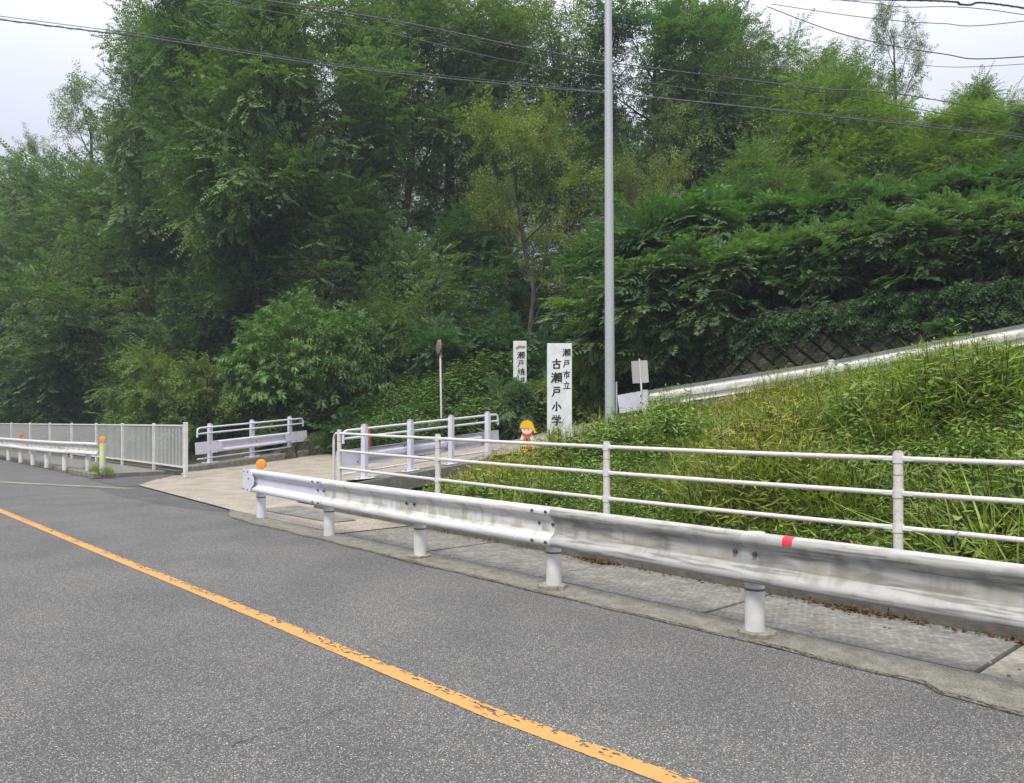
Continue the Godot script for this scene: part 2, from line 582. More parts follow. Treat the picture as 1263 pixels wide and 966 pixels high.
	var tints := {"deep": [0.88, 0.95, 0.92], "mid": [1, 1, 1], "fresh": [1.16, 1.12, 0.9], "pale": [1.16, 1.1, 1.0]}
	for k in tints:
		m = flat(tints[k][0], tints[k][1], tints[k][2], 0.5)
		m.albedo_color = Color(tints[k][0], tints[k][1], tints[k][2])
		m.vertex_color_use_as_albedo = true
		m.backlight_enabled = true
		m.backlight = Color(0.8, 0.9, 0.45)
		m.metallic_specular = 0.3
		m.roughness = 0.6
		M["leaf_" + k] = m

func line_paint() -> StandardMaterial3D:   # orange paint, cracked and chipped along its far side
	var img := Image.create(2048, 64, false, Image.FORMAT_RGBA8)
	var f := FastNoiseLite.new()
	f.seed = 91
	f.frequency = 0.03
	f.fractal_octaves = 5
	var cr := FastNoiseLite.new()
	cr.seed = 92
	cr.noise_type = FastNoiseLite.TYPE_CELLULAR
	cr.cellular_return_type = FastNoiseLite.RETURN_DISTANCE2_SUB
	cr.frequency = 0.022
	var r := RandomNumberGenerator.new()
	r.seed = 4
	for x in 2048:
		for y in 64:
			var v := y / 63.0
			var big := f.get_noise_2d(x * 0.35, 0.0)
			var n := f.get_noise_2d(x * 2.0, y * 2.0)
			var c := lin(0.43, 0.215, 0.055).lerp(lin(0.5, 0.285, 0.1), n * 0.5 + 0.5)
			if r.randf() < 0.05:
				c = c.lerp(lin(0.3, 0.16, 0.05), r.randf())
			var worn := clampf((v - 0.4 - big * 0.6) * 2.0, 0, 1)
			var a := 1.0
			if minf(v, 1.0 - v) < 0.03 + n * 0.045:
				a = 0.0
			if worn > 0.05 and cr.get_noise_2d(x * 1.0, y * 1.3) < -0.93 + worn * 0.08:
				a = 0.0
			if worn > 0.3 and n > 0.42 - worn * 0.25:
				a = 0.0
			if r.randf() < 0.012:
				a = 0.0
			img.set_pixel(x, y, Color(c.r, c.g, c.b, a))
	var m := flat(1, 1, 1, 0.7)
	m.albedo_texture = ImageTexture.create_from_image(img)
	m.transparency = BaseMaterial3D.TRANSPARENCY_ALPHA_SCISSOR
	m.alpha_scissor_threshold = 0.5
	return m

func make_sky() -> void:
	var cam := Camera3D.new()
	cam.name = "camera"
	cam.projection = Camera3D.PROJECTION_FRUSTUM
	cam.near = 0.1
	cam.far = 600.0
	cam.size = 0.1 * 2.0 * 483.0 / 950.0
	cam.frustum_offset = Vector2(0, 0.1 * 37.0 / 950.0)
	cam.position = Vector3(0, 1.5, 0)
	add_child(cam)
	cam.current = true
	var env := Environment.new()
	env.background_mode = Environment.BG_SKY
	var sky := Sky.new()
	var pm := ProceduralSkyMaterial.new()
	pm.sky_top_color = lin(1.62, 1.64, 1.7)
	pm.sky_horizon_color = lin(0.135, 0.154, 0.215)
	pm.sky_curve = 1.35
	pm.ground_bottom_color = lin(0.12, 0.13, 0.12)
	pm.ground_horizon_color = lin(0.3, 0.32, 0.33)
	pm.sun_angle_max = 0.5
	var f := FastNoiseLite.new()
	f.seed = 17
	f.frequency = 0.9
	f.fractal_octaves = 5
	var img := Image.create(1024, 512, false, Image.FORMAT_RGBA8)
	for y in 512:
		var e := PI * (0.5 - (y + 0.5) / 512.0)
		for x in 1024:
			var az := TAU * x / 1024.0
			var p := Vector3(cos(az) * cos(e), sin(e) * 2.2, sin(az) * cos(e)) * 1.6
			var k := clampf(f.get_noise_3dv(p) * 1.1 + 0.45, 0, 1)
			img.set_pixel(x, y, Color(1, 1, 1, k))
	pm.sky_cover = ImageTexture.create_from_image(img)
	pm.sky_cover_modulate = Color(0.2, 0.2, 0.2, 1.0)
	pm.sky_energy_multiplier = 1.0
	sky.sky_material = pm
	env.sky = sky
	env.tonemap_mode = Environment.TONE_MAPPER_LINEAR
	env.tonemap_exposure = 2.15
	env.sdfgi_enabled = true
	env.ssao_enabled = true
	env.ssil_enabled = true
	env.fog_enabled = true
	env.fog_density = 0.0009
	env.fog_light_color = lin(0.75, 0.85, 1.0)
	var we := WorldEnvironment.new()
	we.name = "world_environment"
	we.environment = env
	add_child(we)
	var sun := DirectionalLight3D.new()
	sun.name = "sun"
	sun.light_energy = 0.5
	sun.light_color = Color(1.0, 0.97, 0.92)
	sun.light_angular_distance = 14.0
	sun.shadow_enabled = true
	sun.rotation_degrees = Vector3(-52, -20, 0)
	add_child(sun)

# ---------------------------------------------------------------- the setting
func sheet(rows: Array, y_of: Callable, lift := 0.0) -> ArrayMesh:  # rows of points (s, t) -> smooth sheet
	var mb := MB.new()
	for i in rows.size() - 1:
		for j in rows[i].size() - 1:
			var q := []
			for ij in [[i, j], [i + 1, j], [i + 1, j + 1], [i, j + 1]]:
				var p2: Vector2 = rows[ij[0]][ij[1]]
				q.append(P(p2.x, p2.y, y_of.call(p2.x, p2.y) + lift))
			mb.quad(q[0], q[1], q[2], q[3], Vector3.UP)
	return mb.mesh()

func grid(s0: float, s1: float, ns: int, t_lo: Callable, t_hi: Callable, nt: int) -> Array:
	var rows := []
	for i in ns + 1:
		var s := lerpf(s0, s1, float(i) / ns)
		var row := []
		for j in nt + 1:
			row.append(Vector2(s, lerpf(t_lo.call(s), t_hi.call(s), float(j) / nt)))
		rows.append(row)
	return rows

func build_ground() -> void:
	var xs := []
	var ds := []
	for a in [-140.0, -100.0, -75.0, -60.0, -50.0, -44.0]:
		xs.append(a)
	for i in 201:
		xs.append(-40.0 + i * 0.4)
	for a in [44.0, 50.0, 60.0, 75.0, 100.0, 140.0]:
		xs.append(a)
	for a in [-60.0, -30.0, -10.0, 0.0, 3.0]:
		ds.append(a)
	for i in 128:
		ds.append(5.0 + i * 0.4)
	for a in [57.0, 60.0, 65.0, 72.0, 82.0, 95.0, 115.0, 150.0]:
		ds.append(a)
	var mb := MB.new()
	var hs := []
	for x in xs:
		var row := []
		for d in ds:
			row.append(V(x, ground(x, d), d))
		hs.append(row)
	for i in xs.size() - 1:
		for j in ds.size() - 1:
			mb.quad(hs[i][j], hs[i + 1][j], hs[i + 1][j + 1], hs[i][j + 1], Vector3.UP)
	structure("ground", mb.mesh(), M.soil)

func build_road() -> void:
	# main road
	var edge := func(s): return table(s, [-12, 6.8, 7.8, 14.4, 17.4, 70], [-0.16, -0.16, 0.55, 0.55, 0.35, 0.35])
	structure("road", sheet(grid(-14, 72, 86, func(_s): return -6.6, edge, 6), func(_s, _t): return 0.0), M.asphalt)
	# newer, smoother asphalt across the mouth of the driveway and a paler seam
	structure("road_patch", sheet(grid(7.6, 14.2, 12, func(s): return table(s, [7.6, 9, 12, 14.2], [0.2, -0.25, -0.45, -0.3]), func(s): return table(s, [7.6, 8.2, 14.2], [0.6, 0.62, 0.6]), 3), func(_s, _t): return 0.004), M.asphalt_new)
	structure("road_patch", sheet(grid(14.2, 60, 60, func(s): return table(s, [14.2, 17.7, 60], [-0.3, -1.9, -6.6]), func(_s): return 0.35, 4), func(_s, _t): return 0.005), M.asphalt_pale)
	structure("road_seam", sheet(grid(13.6, 18.6, 20, func(s): return table(s, [13.6, 18.6], [0.1, -2.15]) + noise.get_noise_2d(s * 60, 3) * 0.12, func(s): return table(s, [13.6, 18.6], [0.3, -1.85]) + noise.get_noise_2d(s * 60, 30) * 0.12, 1), func(_s, _t): return 0.009), M.concrete_pale)
	structure("road_patch", sheet(grid(14.25, 17.2, 6, func(_s): return 0.2, func(s): return table(s, [14.25, 17.2], [0.62, 2.35]), 3), func(_s, t): return 0.012 + maxf(0.0, t - 0.6) * 0.02), M.asphalt_new)
	# cracks in the asphalt
	var lines := [[-1.3, 3.55, -0.85, 4.05], [-0.4, 2.95, -0.3, 3.0]]
	for ln in lines:
		var mb := MB.new()
		var a := V(ln[0], 0.005, ln[1])
		var b := V(ln[2], 0.005, ln[3])
		var side := (b - a).cross(Vector3.UP).normalized()
		var n := int(a.distance_to(b) / 0.03) + 3
		for i in n:
			var f := float(i) / n
			var g := (i + 1.0) / n
			var o0 := side * (noise.get_noise_2d(i * 33.0, 7 + ln[0] * 90) * 0.04 + noise.get_noise_2d(i * 150.0, 7) * 0.01)
			var o1 := side * (noise.get_noise_2d((i + 1) * 33.0, 7 + ln[0] * 90) * 0.04 + noise.get_noise_2d((i + 1) * 150.0, 7) * 0.01)
			var w0 := 0.0022 * (0.25 + maxf(0.0, 0.6 + noise.get_noise_2d(i * 60.0, 90) * 1.6))
			var w1 := 0.0022 * (0.25 + maxf(0.0, 0.6 + noise.get_noise_2d((i + 1) * 60.0, 90) * 1.6))
			mb.quad(a.lerp(b, f) + o0 - side * w0, a.lerp(b, g) + o1 - side * w1, a.lerp(b, g) + o1 + side * w1, a.lerp(b, f) + o0 + side * w0, Vector3.UP)
		structure("road_crack", mb.mesh(), M.black)
	var mb := MB.new()
	# centre line
	var pts := [V(3.2, 0, 0.55), V(2.2, 0, 1.62), V(0.72, 0, 3.18), V(-0.13, 0, 3.98), V(-1.84, 0, 5.82), V(-5.2, 0, 9.35), V(-8.6, 0, 12.95), V(-15.0, 0, 19.6), V(-26, 0, 31), V(-52, 0, 58)]
	mb = MB.new()
	var run := 0.0
	for i in pts.size() - 1:
		var sd: Vector3 = (pts[mini(i + 1, pts.size() - 1)] - pts[maxi(i - 1, 0)]).cross(Vector3.UP).normalized() * 0.066
		var sd2: Vector3 = (pts[mini(i + 2, pts.size() - 1)] - pts[i]).cross(Vector3.UP).normalized() * 0.066
		var l: float = pts[i].distance_to(pts[i + 1])
		var up := Vector3.UP * (0.004 if i < 7 else 0.013)
		mb.quad(pts[i] - sd + up, pts[i + 1] - sd2 + up, pts[i + 1] + sd2 + up, pts[i] + sd + up, Vector3.UP, [Vector2(run / 9.0, 0), Vector2((run + l) / 9.0, 0), Vector2((run + l) / 9.0, 1), Vector2(run / 9.0, 1)])
		run += l
	structure("centre_line", mb.mesh(), line_paint())
	# kerb strip that carries the posts, with a broken lip
	mb = MB.new()
	for i in 170:
		var s0 := -12.0 + i * 0.118
		var s1 := s0 + 0.118
		var e0 := -0.17 + noise.get_noise_2d(s0 * 90, 11) * 0.05 - (0.1 if s0 < -3.2 else 0.0)
		var e1 := -0.17 + noise.get_noise_2d(s1 * 90, 11) * 0.05 - (0.1 if s1 < -3.2 else 0.0)
		if s0 > 6.9:
			e0 += (s0 - 6.9) * 0.35
		if s1 > 6.9:
			e1 += (s1 - 6.9) * 0.35
		var y0 := 0.022 + noise.get_noise_2d(s0 * 120, 40) * 0.014
		var y1 := 0.022 + noise.get_noise_2d(s1 * 120, 40) * 0.014
		mb.quad(P(s0, e0, -0.02), P(s1, e1, -0.02), P(s1, e1, y1), P(s0, e0, y0), -NDIR)
		mb.quad(P(s0, e0, y0), P(s1, e1, y1), P(s1, 0.2, 0.026), P(s0, 0.2, 0.026), Vector3.UP)
	structure("kerb", mb.mesh(), M.kerb)
	# joint of earth between asphalt and kerb
	mb = MB.new()
	for i in 170:
		var s0 := -12.0 + i * 0.118
		var s1 := s0 + 0.118
		var w0 := 0.012 + maxf(0.0, noise.get_noise_2d(s0 * 50, 71)) * 0.06
		var w1 := 0.012 + maxf(0.0, noise.get_noise_2d(s1 * 50, 71)) * 0.06
		var e0 := -0.165 + noise.get_noise_2d(s0 * 90, 11) * 0.05 - (0.1 if s0 < -3.2 else 0.0)
		var e1 := -0.165 + noise.get_noise_2d(s1 * 90, 11) * 0.05 - (0.1 if s1 < -3.2 else 0.0)
		if s0 > 6.8:
			continue
		mb.quad(P(s0, e0 - w0, 0.004), P(s1, e1 - w1, 0.004), P(s1, e1 + 0.01, 0.006), P(s0, e0 + 0.01, 0.006), Vector3.UP)
	structure("kerb_joint", mb.mesh(), M.soil)
	# walkway of cover slabs
	var walk := base("walkway")
	walk.set_meta("kind", "structure")
	mb = MB.new()
	mb.box(aim(P(-2.6, 0.86, -0.09), UDIR), Vector3(19.0, 0.1, 1.5))
	put("bedding", mb.mesh(), M.concrete_dark, walk)
	var joints := [-11.0, -9.2, -7.2, -5.2, -3.3, -1.42, 0.42, 2.3, 4.2]
	for i in joints.size() - 1:
		var s0: float = joints[i]
		var s1: float = joints[i + 1]
		mb = MB.new()
		mb.box(Transform3D.IDENTITY, Vector3(s1 - s0 - 0.018, 0.09, 1.3), 0.008)
		var tilt := noise.get_noise_2d(i * 77.0, 5) * 0.006
		var xf := aim(P((s0 + s1) / 2, 0.865, -0.019 + noise.get_noise_2d(i * 50.0, 9) * 0.006), UDIR + Vector3.UP * tilt)
		put("paving_slab", mb.mesh(), M.concrete_pale if i < 4 else M.slab, walk, xf)
	structure("apron_fill", sheet(grid(5.2, 7.6, 6, func(s): return 0.62 - (s - 5.2) * 0.04, func(s): return 1.05 + (s - 5.2) * 0.1, 2), func(_s, t): return 0.038 + t * 0.004), M.concrete)
	# low wall under the railing
	mb = MB.new()
	for i in 18:
		var s0 := -12.0 + i * 1.2
		if s0 > 6.0:
			break
		mb.box(aim(P(s0 + 0.6, 1.46 + 0.02 * (s0 + 0.6), 0.02), UDIR + NDIR * 0.02), Vector3(1.196, 0.42, 0.46), 0.012)
	structure("retaining_kerb", mb.mesh(), M.concrete_dark)
	# driveway and bridge deck
	var rows := []
	for t in [0.2, 0.55, 0.9, 1.25, 1.54, 1.56, 2.0, 2.5, 3.2, 3.9, 4.6, 5.3, 6.0, 6.7, 7.3, 7.9]:
		var s_lo: float = 4.22 if t < 1.55 else (8.3 if t < 2.1 else 9.35 + 0.16 * (t - 3.8))
		var s_hi := table(t, [0.2, 0.55, 2.4, 2.8, 7.9], [7.6, 14.2, 17.5, 17.9, 19.4])
		var row := []
		for k in 31:
			row.append(Vector2(lerpf(s_lo, s_hi, k / 30.0), t))
		rows.append(row)
	structure("driveway", sheet(rows, func(s, t): return 0.03 + maxf(0.0, road_y(s, t) - 0.02) if t > 2.5 else 0.03), M.washed)
	mb = MB.new()
	mb.box(aim((B0 + B1) * 0.5 + Vector3(0, -0.19, 0), B1 - B0), Vector3((B1 - B0).length() + 2.6, 0.36, 0.46), 0.015)
	structure("bridge_deck_edge", mb.mesh(), M.concrete)
	mb = MB.new()
	mb.box(aim(P(12.6, 5.0, -0.24), NDIR + Vector3.UP * 0.06), Vector3(5.6, 0.3, 7.0))
	structure("bridge_deck", mb.mesh(), M.concrete_dark)
	mb = MB.new()
	mb.box(aim(P(12.6, 7.6, -0.5), UDIR), Vector3(9.4, 1.6, 0.5))
	structure("bridge_abutment", mb.mesh(), M.concrete_dark)
	mb = MB.new()
	mb.box(aim(P(12.6, 2.25, -0.62), UDIR), Vector3(9.6, 1.2, 0.4))
	structure("bridge_abutment", mb.mesh(), M.concrete_dark)
	var wm := flat(0.02, 0.025, 0.02, 0.08)
	structure("water", sheet(grid(5.0, 60, 20, func(s): return 2.0 if s < 17 else 2.5, func(s): return 6.9 if s < 17 else 5.4, 2), func(_s, _t): return -1.05), wm)
	# school road, its far gutter and its near verge
	structure("school_road", sheet(grid(-14, 16.2, 60, func(s): return near_edge(s) - 0.25 if s < 9.0 else 7.85, func(s): return far_edge(s) - 0.45, 8), func(s, t): return road_y(s, t) + 0.006), M.washed)
	mb = MB.new()
	for i in 75:
		var s0 := -14.0 + i * 0.4
		var s1 := s0 + 0.4
		var q := []
		for s in [s0, s1]:
			var tf := far_edge(s)
			q.append([P(s, tf - 0.47, road_y(s, tf) - 0.03), P(s, tf - 0.05, road_y(s, tf) + 0.0), P(s, tf - 0.03, road_y(s, tf) + 0.2), P(s, tf + 0.12, road_y(s, tf) + 0.2)])
		for k in 3:
			mb.quad(q[0][k], q[1][k], q[1][k + 1], q[0][k + 1], Vector3.UP - NDIR)
	structure("gutter", mb.mesh(), M.concrete_pale)
	# left footway, raised, with a mossy kerb
	mb = MB.new()
	mb.box(aim(P(36.9, 1.45, 0.05), UDIR), Vector3(38.6, 0.14, 1.6), 0.01)
	structure("footway", mb.mesh(), M.concrete)
	mb = MB.new()
	for i in 64:
		mb.box(aim(P(17.9 + i * 0.6, 0.52, 0.06 + noise.get_noise_2d(i * 31.0, 2) * 0.015), UDIR), Vector3(0.59, 0.17, 0.26), 0.03)
	structure("footway_kerb", mb.mesh(), M.kerb)
	mb = MB.new()
	mb.box(aim(P(38.0, 2.36, -0.45), UDIR), Vector3(42.0, 1.2, 0.2), 0.01)
	structure("stream_wall", mb.mesh(), M.concrete_dark)

func build_wall() -> void:
	var w := base("retaining_wall")
	tag(w, "dark mossy stone retaining wall along the climbing school road", "wall")
	var mb := MB.new()
	for i in 50:
		var s0 := -14.0 + i * 0.484
		var s1 := s0 + 0.484
		var q := []
		for s in [s0, s1]:
			var tf := far_edge(s)
			var y := road_y(s, tf)
			var h := wall_height(s)
			q.append([P(s, tf + 0.14, y - 0.3), P(s, tf + 0.16 + h * 0.22, y + h), P(s, tf + 1.7 + h * 0.22, y + h + 0.1)])
		mb.quad(q[0][0], q[1][0], q[1][1], q[0][1], -NDIR)
		mb.quad(q[0][1], q[1][1], q[1][2], q[0][2], Vector3.UP)
	put("backing", mb.mesh(), M.stone1, w)
	# stones laid on the diagonal
	var shapes := []
	for i in 5:
		mb = MB.new()
		var r := rng
		var a := 0.2
		var pts := PackedVector2Array()
		for k in 4:
			var an := PI / 4 * (2 * k) + r.randf_range(-0.06, 0.06)
			pts.append(Vector2(cos(an), sin(an)) * a * r.randf_range(0.95, 1.0))
		var cen := Vector3(r.randf_range(-0.02, 0.02), r.randf_range(-0.02, 0.02), 0.05 + r.randf_range(0, 0.03))
		for k in 4:
			var p := pts[k]
			var q := pts[(k + 1) % 4]
			var pi_ := p * 0.9
			var qi := q * 0.9
			mb.quad(Vector3(p.x, p.y, -0.04), Vector3(q.x, q.y, -0.04), Vector3(qi.x, qi.y, 0.04), Vector3(pi_.x, pi_.y, 0.04), Vector3(p.x + q.x, p.y + q.y, 0.1))
			var f := (Vector3(qi.x, qi.y, 0.04) - Vector3(pi_.x, pi_.y, 0.04)).cross(cen - Vector3(pi_.x, pi_.y, 0.04)).normalized()
			f = f if f.z > 0 else -f
			mb.tri(Vector3(pi_.x, pi_.y, 0.04), Vector3(qi.x, qi.y, 0.04), cen, f, f, f)
		shapes.append(mb.mesh())
	var count := 0
	var row := 0
	while row < 15:
		var hh := 0.1 + row * 0.2
		var s := -5.0 + (0.2 if row % 2 == 1 else 0.0)
		while s < 9.8 and count < 298:
			s += 0.4
			var h := wall_height(s)
			if hh > h - 0.05 or hh < 0.55:
				continue
			var tf := far_edge(s)
			var along := (P(s + 0.2, far_edge(s + 0.2), road_y(s + 0.2, far_edge(s + 0.2))) - P(s - 0.2, far_edge(s - 0.2), road_y(s - 0.2, far_edge(s - 0.2)))).normalized()
			var up := (Vector3.UP * 1.0 + NDIR * 0.22).normalized()
			var z := along.cross(up).normalized()
			if z.dot(NDIR) > 0:
				z = -z
			var y := z.cross(along).normalized()
			var at := P(s, tf + 0.14 + hh * 0.22, road_y(s, tf) + hh)
			put("stone", shapes[count % 5], M["stone%d" % (rng.randi() % 4)], w, Transform3D(Basis(y.cross(z), y, z), at))
			count += 1
		row += 1

# ---------------------------------------------------------------- rails
var B0 := V(-3.16, 0.27, 16.5)
var B1 := V(-0.62, 0.58, 19.6)
var WPROF := [Vector2(0, 0.172), Vector2(0.02, 0.175), Vector2(0.045, 0.166), Vector2(0.06, 0.147), Vector2(0.062, 0.118), Vector2(0.05, 0.095), Vector2(0.012, 0.06), Vector2(0, 0.046), Vector2(0, -0.046), Vector2(0.012, -0.06), Vector2(0.05, -0.095), Vector2(0.062, -0.118), Vector2(0.06, -0.147), Vector2(0.045, -0.166), Vector2(0.02, -0.175), Vector2(0, -0.172)]

func beam(parent: Node3D, a: Vector3, b: Vector3, out: Vector3, mat: Material, proud := 0.0, u0 := 0.0, called := "beam") -> MeshInstance3D:
	var mb := MB.new()
	var o := out * proud
	var path := []
	var outs := []
	for i in 5:
		path.append(a.lerp(b, i / 4.0) + o)
		outs.append(out)
	mb.sweep(path, outs, WPROF, 0.005, u0)
	return put(called, mb.mesh(), mat, parent)

var bolt_mesh: Mesh
func bolt(parent: Node3D, at: Vector3, out: Vector3, size := 1.0) -> void:
	if bolt_mesh == null:
		var mb := MB.new()
		mb.disc(Vector3.ZERO, Vector3(0, 0, 1), 0.014, 0.012, 8, 0.004)
		bolt_mesh = mb.mesh()
	var z := out.normalized()
	var x := Vector3.UP.cross(z).normalized()
	put("bolt", bolt_mesh, M.bolt, parent, Transform3D(Basis(x * size, z.cross(x) * size, z * size), at))

func splice(parent: Node3D, at: Vector3, along: Vector3, out: Vector3) -> void:
	for k in [-0.085, 0.085]:
		for y in [[0.132, 0.062], [0.02, 0.0], [-0.132, 0.062]]:
			bolt(parent, at + along * (k + (0.03 if absf(y[0]) < 0.1 else 0.0)) + out * (y[1] + 0.006) + Vector3.UP * y[0], out)

func build_guardrail() -> void:
	var g := base("guardrail", P(0, 0))
	tag(g, "weathered white corrugated guardrail running along the near road edge", "guardrail")
	g.position = Vector3.ZERO
	var feet := [V(-3.86, 0.03, 11.85), V(-2.37, 0.03, 9.98), V(-1.0, 0.03, 8.38), V(0.372, 0.03, 6.86), V(1.69, 0.03, 5.36), V(3.03, 0.03, 3.86), V(4.36, 0.03, 2.36)]
	var tops := [0.775, 0.77, 0.765, 0.76, 0.752, 0.75, 0.75]
	var post := MB.new()
	post.tube([Vector3(0, -0.05, 0), Vector3(0, 0.70, 0)], [0.0685], 20)
	var band := MB.new()
	band.tube([Vector3(0, 0.3, 0), Vector3(0, 0.316, 0)], [0.0705], 20)
	var foot := MB.new()
	var ring := []
	for k in 24:
		ring.append(Vector2(cos(TAU * k / 24.0), sin(TAU * k / 24.0)) * 0.125 * (1.0 + 0.12 * sin(k * 2.3)))
	foot.prism(PackedVector2Array(ring), Transform3D(Basis(Vector3.RIGHT, Vector3(0, 0, -1), Vector3.UP), Vector3(0.02, 0.005, 0)), 0.03)
	var bm := band.mesh()
	var pm := post.mesh()
	var fm := foot.mesh()
	for i in feet.size():
		var p := put("post", pm, M.paint_new if i == 0 else M.paint_old, g, Transform3D(Basis(Vector3.UP, i * 1.3), feet[i]))
		put("band", bm, M.rust if i == 0 else M.dark_band, p)
		if i > 1:
			put("footing", fm, M.concrete_pale, p)
	var c := []
	for i in feet.size():
		var along: Vector3 = (feet[mini(i + 1, feet.size() - 1)] - feet[maxi(i - 1, 0)]).normalized()
		var out := along.cross(Vector3.UP)
		if out.dot(NDIR) > 0:
			out = -out
		c.append([feet[i] * Vector3(1, 0, 1) + Vector3.UP * (tops[i] - 0.175) + out * 0.115, out, along])
		var mb := MB.new()
		mb.box(aim(feet[i] * Vector3(1, 0, 1) + Vector3.UP * (tops[i] - 0.175) + out * 0.09, along), Vector3(0.07, 0.16, 0.06), 0.006)
		put("bracket", mb.mesh(), M.zinc, g)
	# lengths of beam between the splices
	for i in [1, 2, 3, 4, 5]:
		var a: Vector3 = c[i][0]
		var b: Vector3 = c[i + 1][0]
		var k: Vector3 = c[i][2]
		if i == 1:
			a = a + k * 0.1
		if i == 3:
			a = a + k * 0.13
		if i == 2:
			b = b + k * 0.13
		beam(g, a, b, c[i][1], M.beam_old if i < 3 else M.beam_worn, 0.003 if i == 2 or i == 1 else 0.0, i * 2.0)
	var lip: Vector3 = c[1][0] + c[1][2] * 0.13
	beam(g, c[0][0], lip, c[0][1], M.paint_new, 0.008)
	splice(g, c[1][0] + c[1][1] * 0.008, c[1][2], c[1][1])
	splice(g, c[3][0], c[3][2], c[3][1])
	for i in [2, 4]:
		for k in [-0.075, 0.075]:
			bolt(g, c[i][0] + c[i][2] * k + c[i][1] * 0.008 + Vector3.UP * 0.025, c[i][1], 1.15)
	# rounded terminal at the driveway
	var out0: Vector3 = c[0][1]
	var al: Vector3 = c[0][2]
	var e: Vector3 = c[0][0]
	var mb2 := MB.new()
	var outline := PackedVector2Array([Vector2(-0.26, -0.175), Vector2(0.05, -0.175), Vector2(0.1, -0.11), Vector2(0.2, -0.05), Vector2(0.215, 0.0), Vector2(0.2, 0.05), Vector2(0.1, 0.11), Vector2(0.05, 0.175), Vector2(-0.26, 0.175)])
	mb2.prism(outline, Transform3D(Basis(al, Vector3.UP, out0), e + out0 * 0.074), 0.008)
	var nose := []
	var nouts := []
	for k in 7:
		var an := PI * 0.5 * k / 6.0
		nose.append(e - al * (0.26 + 0.07 * sin(an)) + out0 * (0.07 - 0.09 * (1.0 - cos(an))))
		nouts.append((out0 * cos(an) - al * sin(an)).normalized())
	mb2.sweep(nose, nouts, [Vector2(-0.03, 0.178), Vector2(0.006, 0.175), Vector2(0.006, -0.175), Vector2(-0.03, -0.178)], 0.004)
	var plate := put("end_plate", mb2.mesh(), M.paint_new, g)
	for k in [[-0.2, 0.13], [-0.05, 0.13], [0.0, 0.03], [-0.05, -0.14], [-0.21, -0.135]]:
		bolt(plate, e + al * k[0] + out0 * 0.079 + Vector3.UP * k[1], out0, 0.8)
	for yy in [0.09, -0.12]:
		var mt := MB.new()
		mt.sweep([nose[2], nose[4], nose[6]], [nouts[2], nouts[4], nouts[6]], [Vector2(0.009, yy + 0.035), Vector2(0.009, yy - 0.035)], 0.002)
		put("reflective_tape", mt.mesh(), M.tape_yellow, plate)
	var mk := MB.new()
	mk.tube([e - al * 0.11 + out0 * 0.082 + Vector3.UP * 0.15, e - al * 0.15 + out0 * 0.08 + Vector3.UP * 0.176, e - al * 0.2 + out0 * 0.03 + Vector3.UP * 0.178], [0.004], 5)
	put("pen_mark", mk.mesh(), M.line_pink, plate)
	# red tape on the ridge of the near length
	var rt := MB.new()
	var r0: Vector3 = V(1.69 + 0.53 * 0.665 - 0.09, 0, 5.36 - 0.53 * 0.747 - 0.08)
	var ra: Vector3 = c[4][0].lerp(c[5][0], 0.15)
	var rb: Vector3 = c[4][0].lerp(c[5][0], 0.15 + 0.034)
	r0 = ra
	rt.sweep([r0, rb], [c[4][1], c[4][1]], [Vector2(0.024, 0.177), Vector2(0.049, 0.168), Vector2(0.0635, 0.149), Vector2(0.0655, 0.118)], 0.002)
	put("reflective_tape", rt.mesh(), M.tape_red, g)
	delineator(g, V(-3.86, 0.755, 11.85), Vector3(0.1, 0.05, 1), M.orange, 0.075)

func delineator(parent: Node3D, foot: Vector3, face: Vector3, mat: Material, r := 0.07) -> void:
	var n := Node3D.new()
	n.name = "delineator"
	parent.add_child(n, true)
	var f := (face * Vector3(1, 0, 1)).normalized()
	var mb := MB.new()
	mb.tube([foot + Vector3.DOWN * 0.06, foot + Vector3.UP * 0.03], [0.024], 10)
	put("stem", mb.mesh(), mat, n)
	mb = MB.new()
	mb.disc(foot + Vector3.UP * (0.015 + r) - f * 0.025, f, r, 0.05, 24, 0.008)
	put("reflector", mb.mesh(), mat, n)

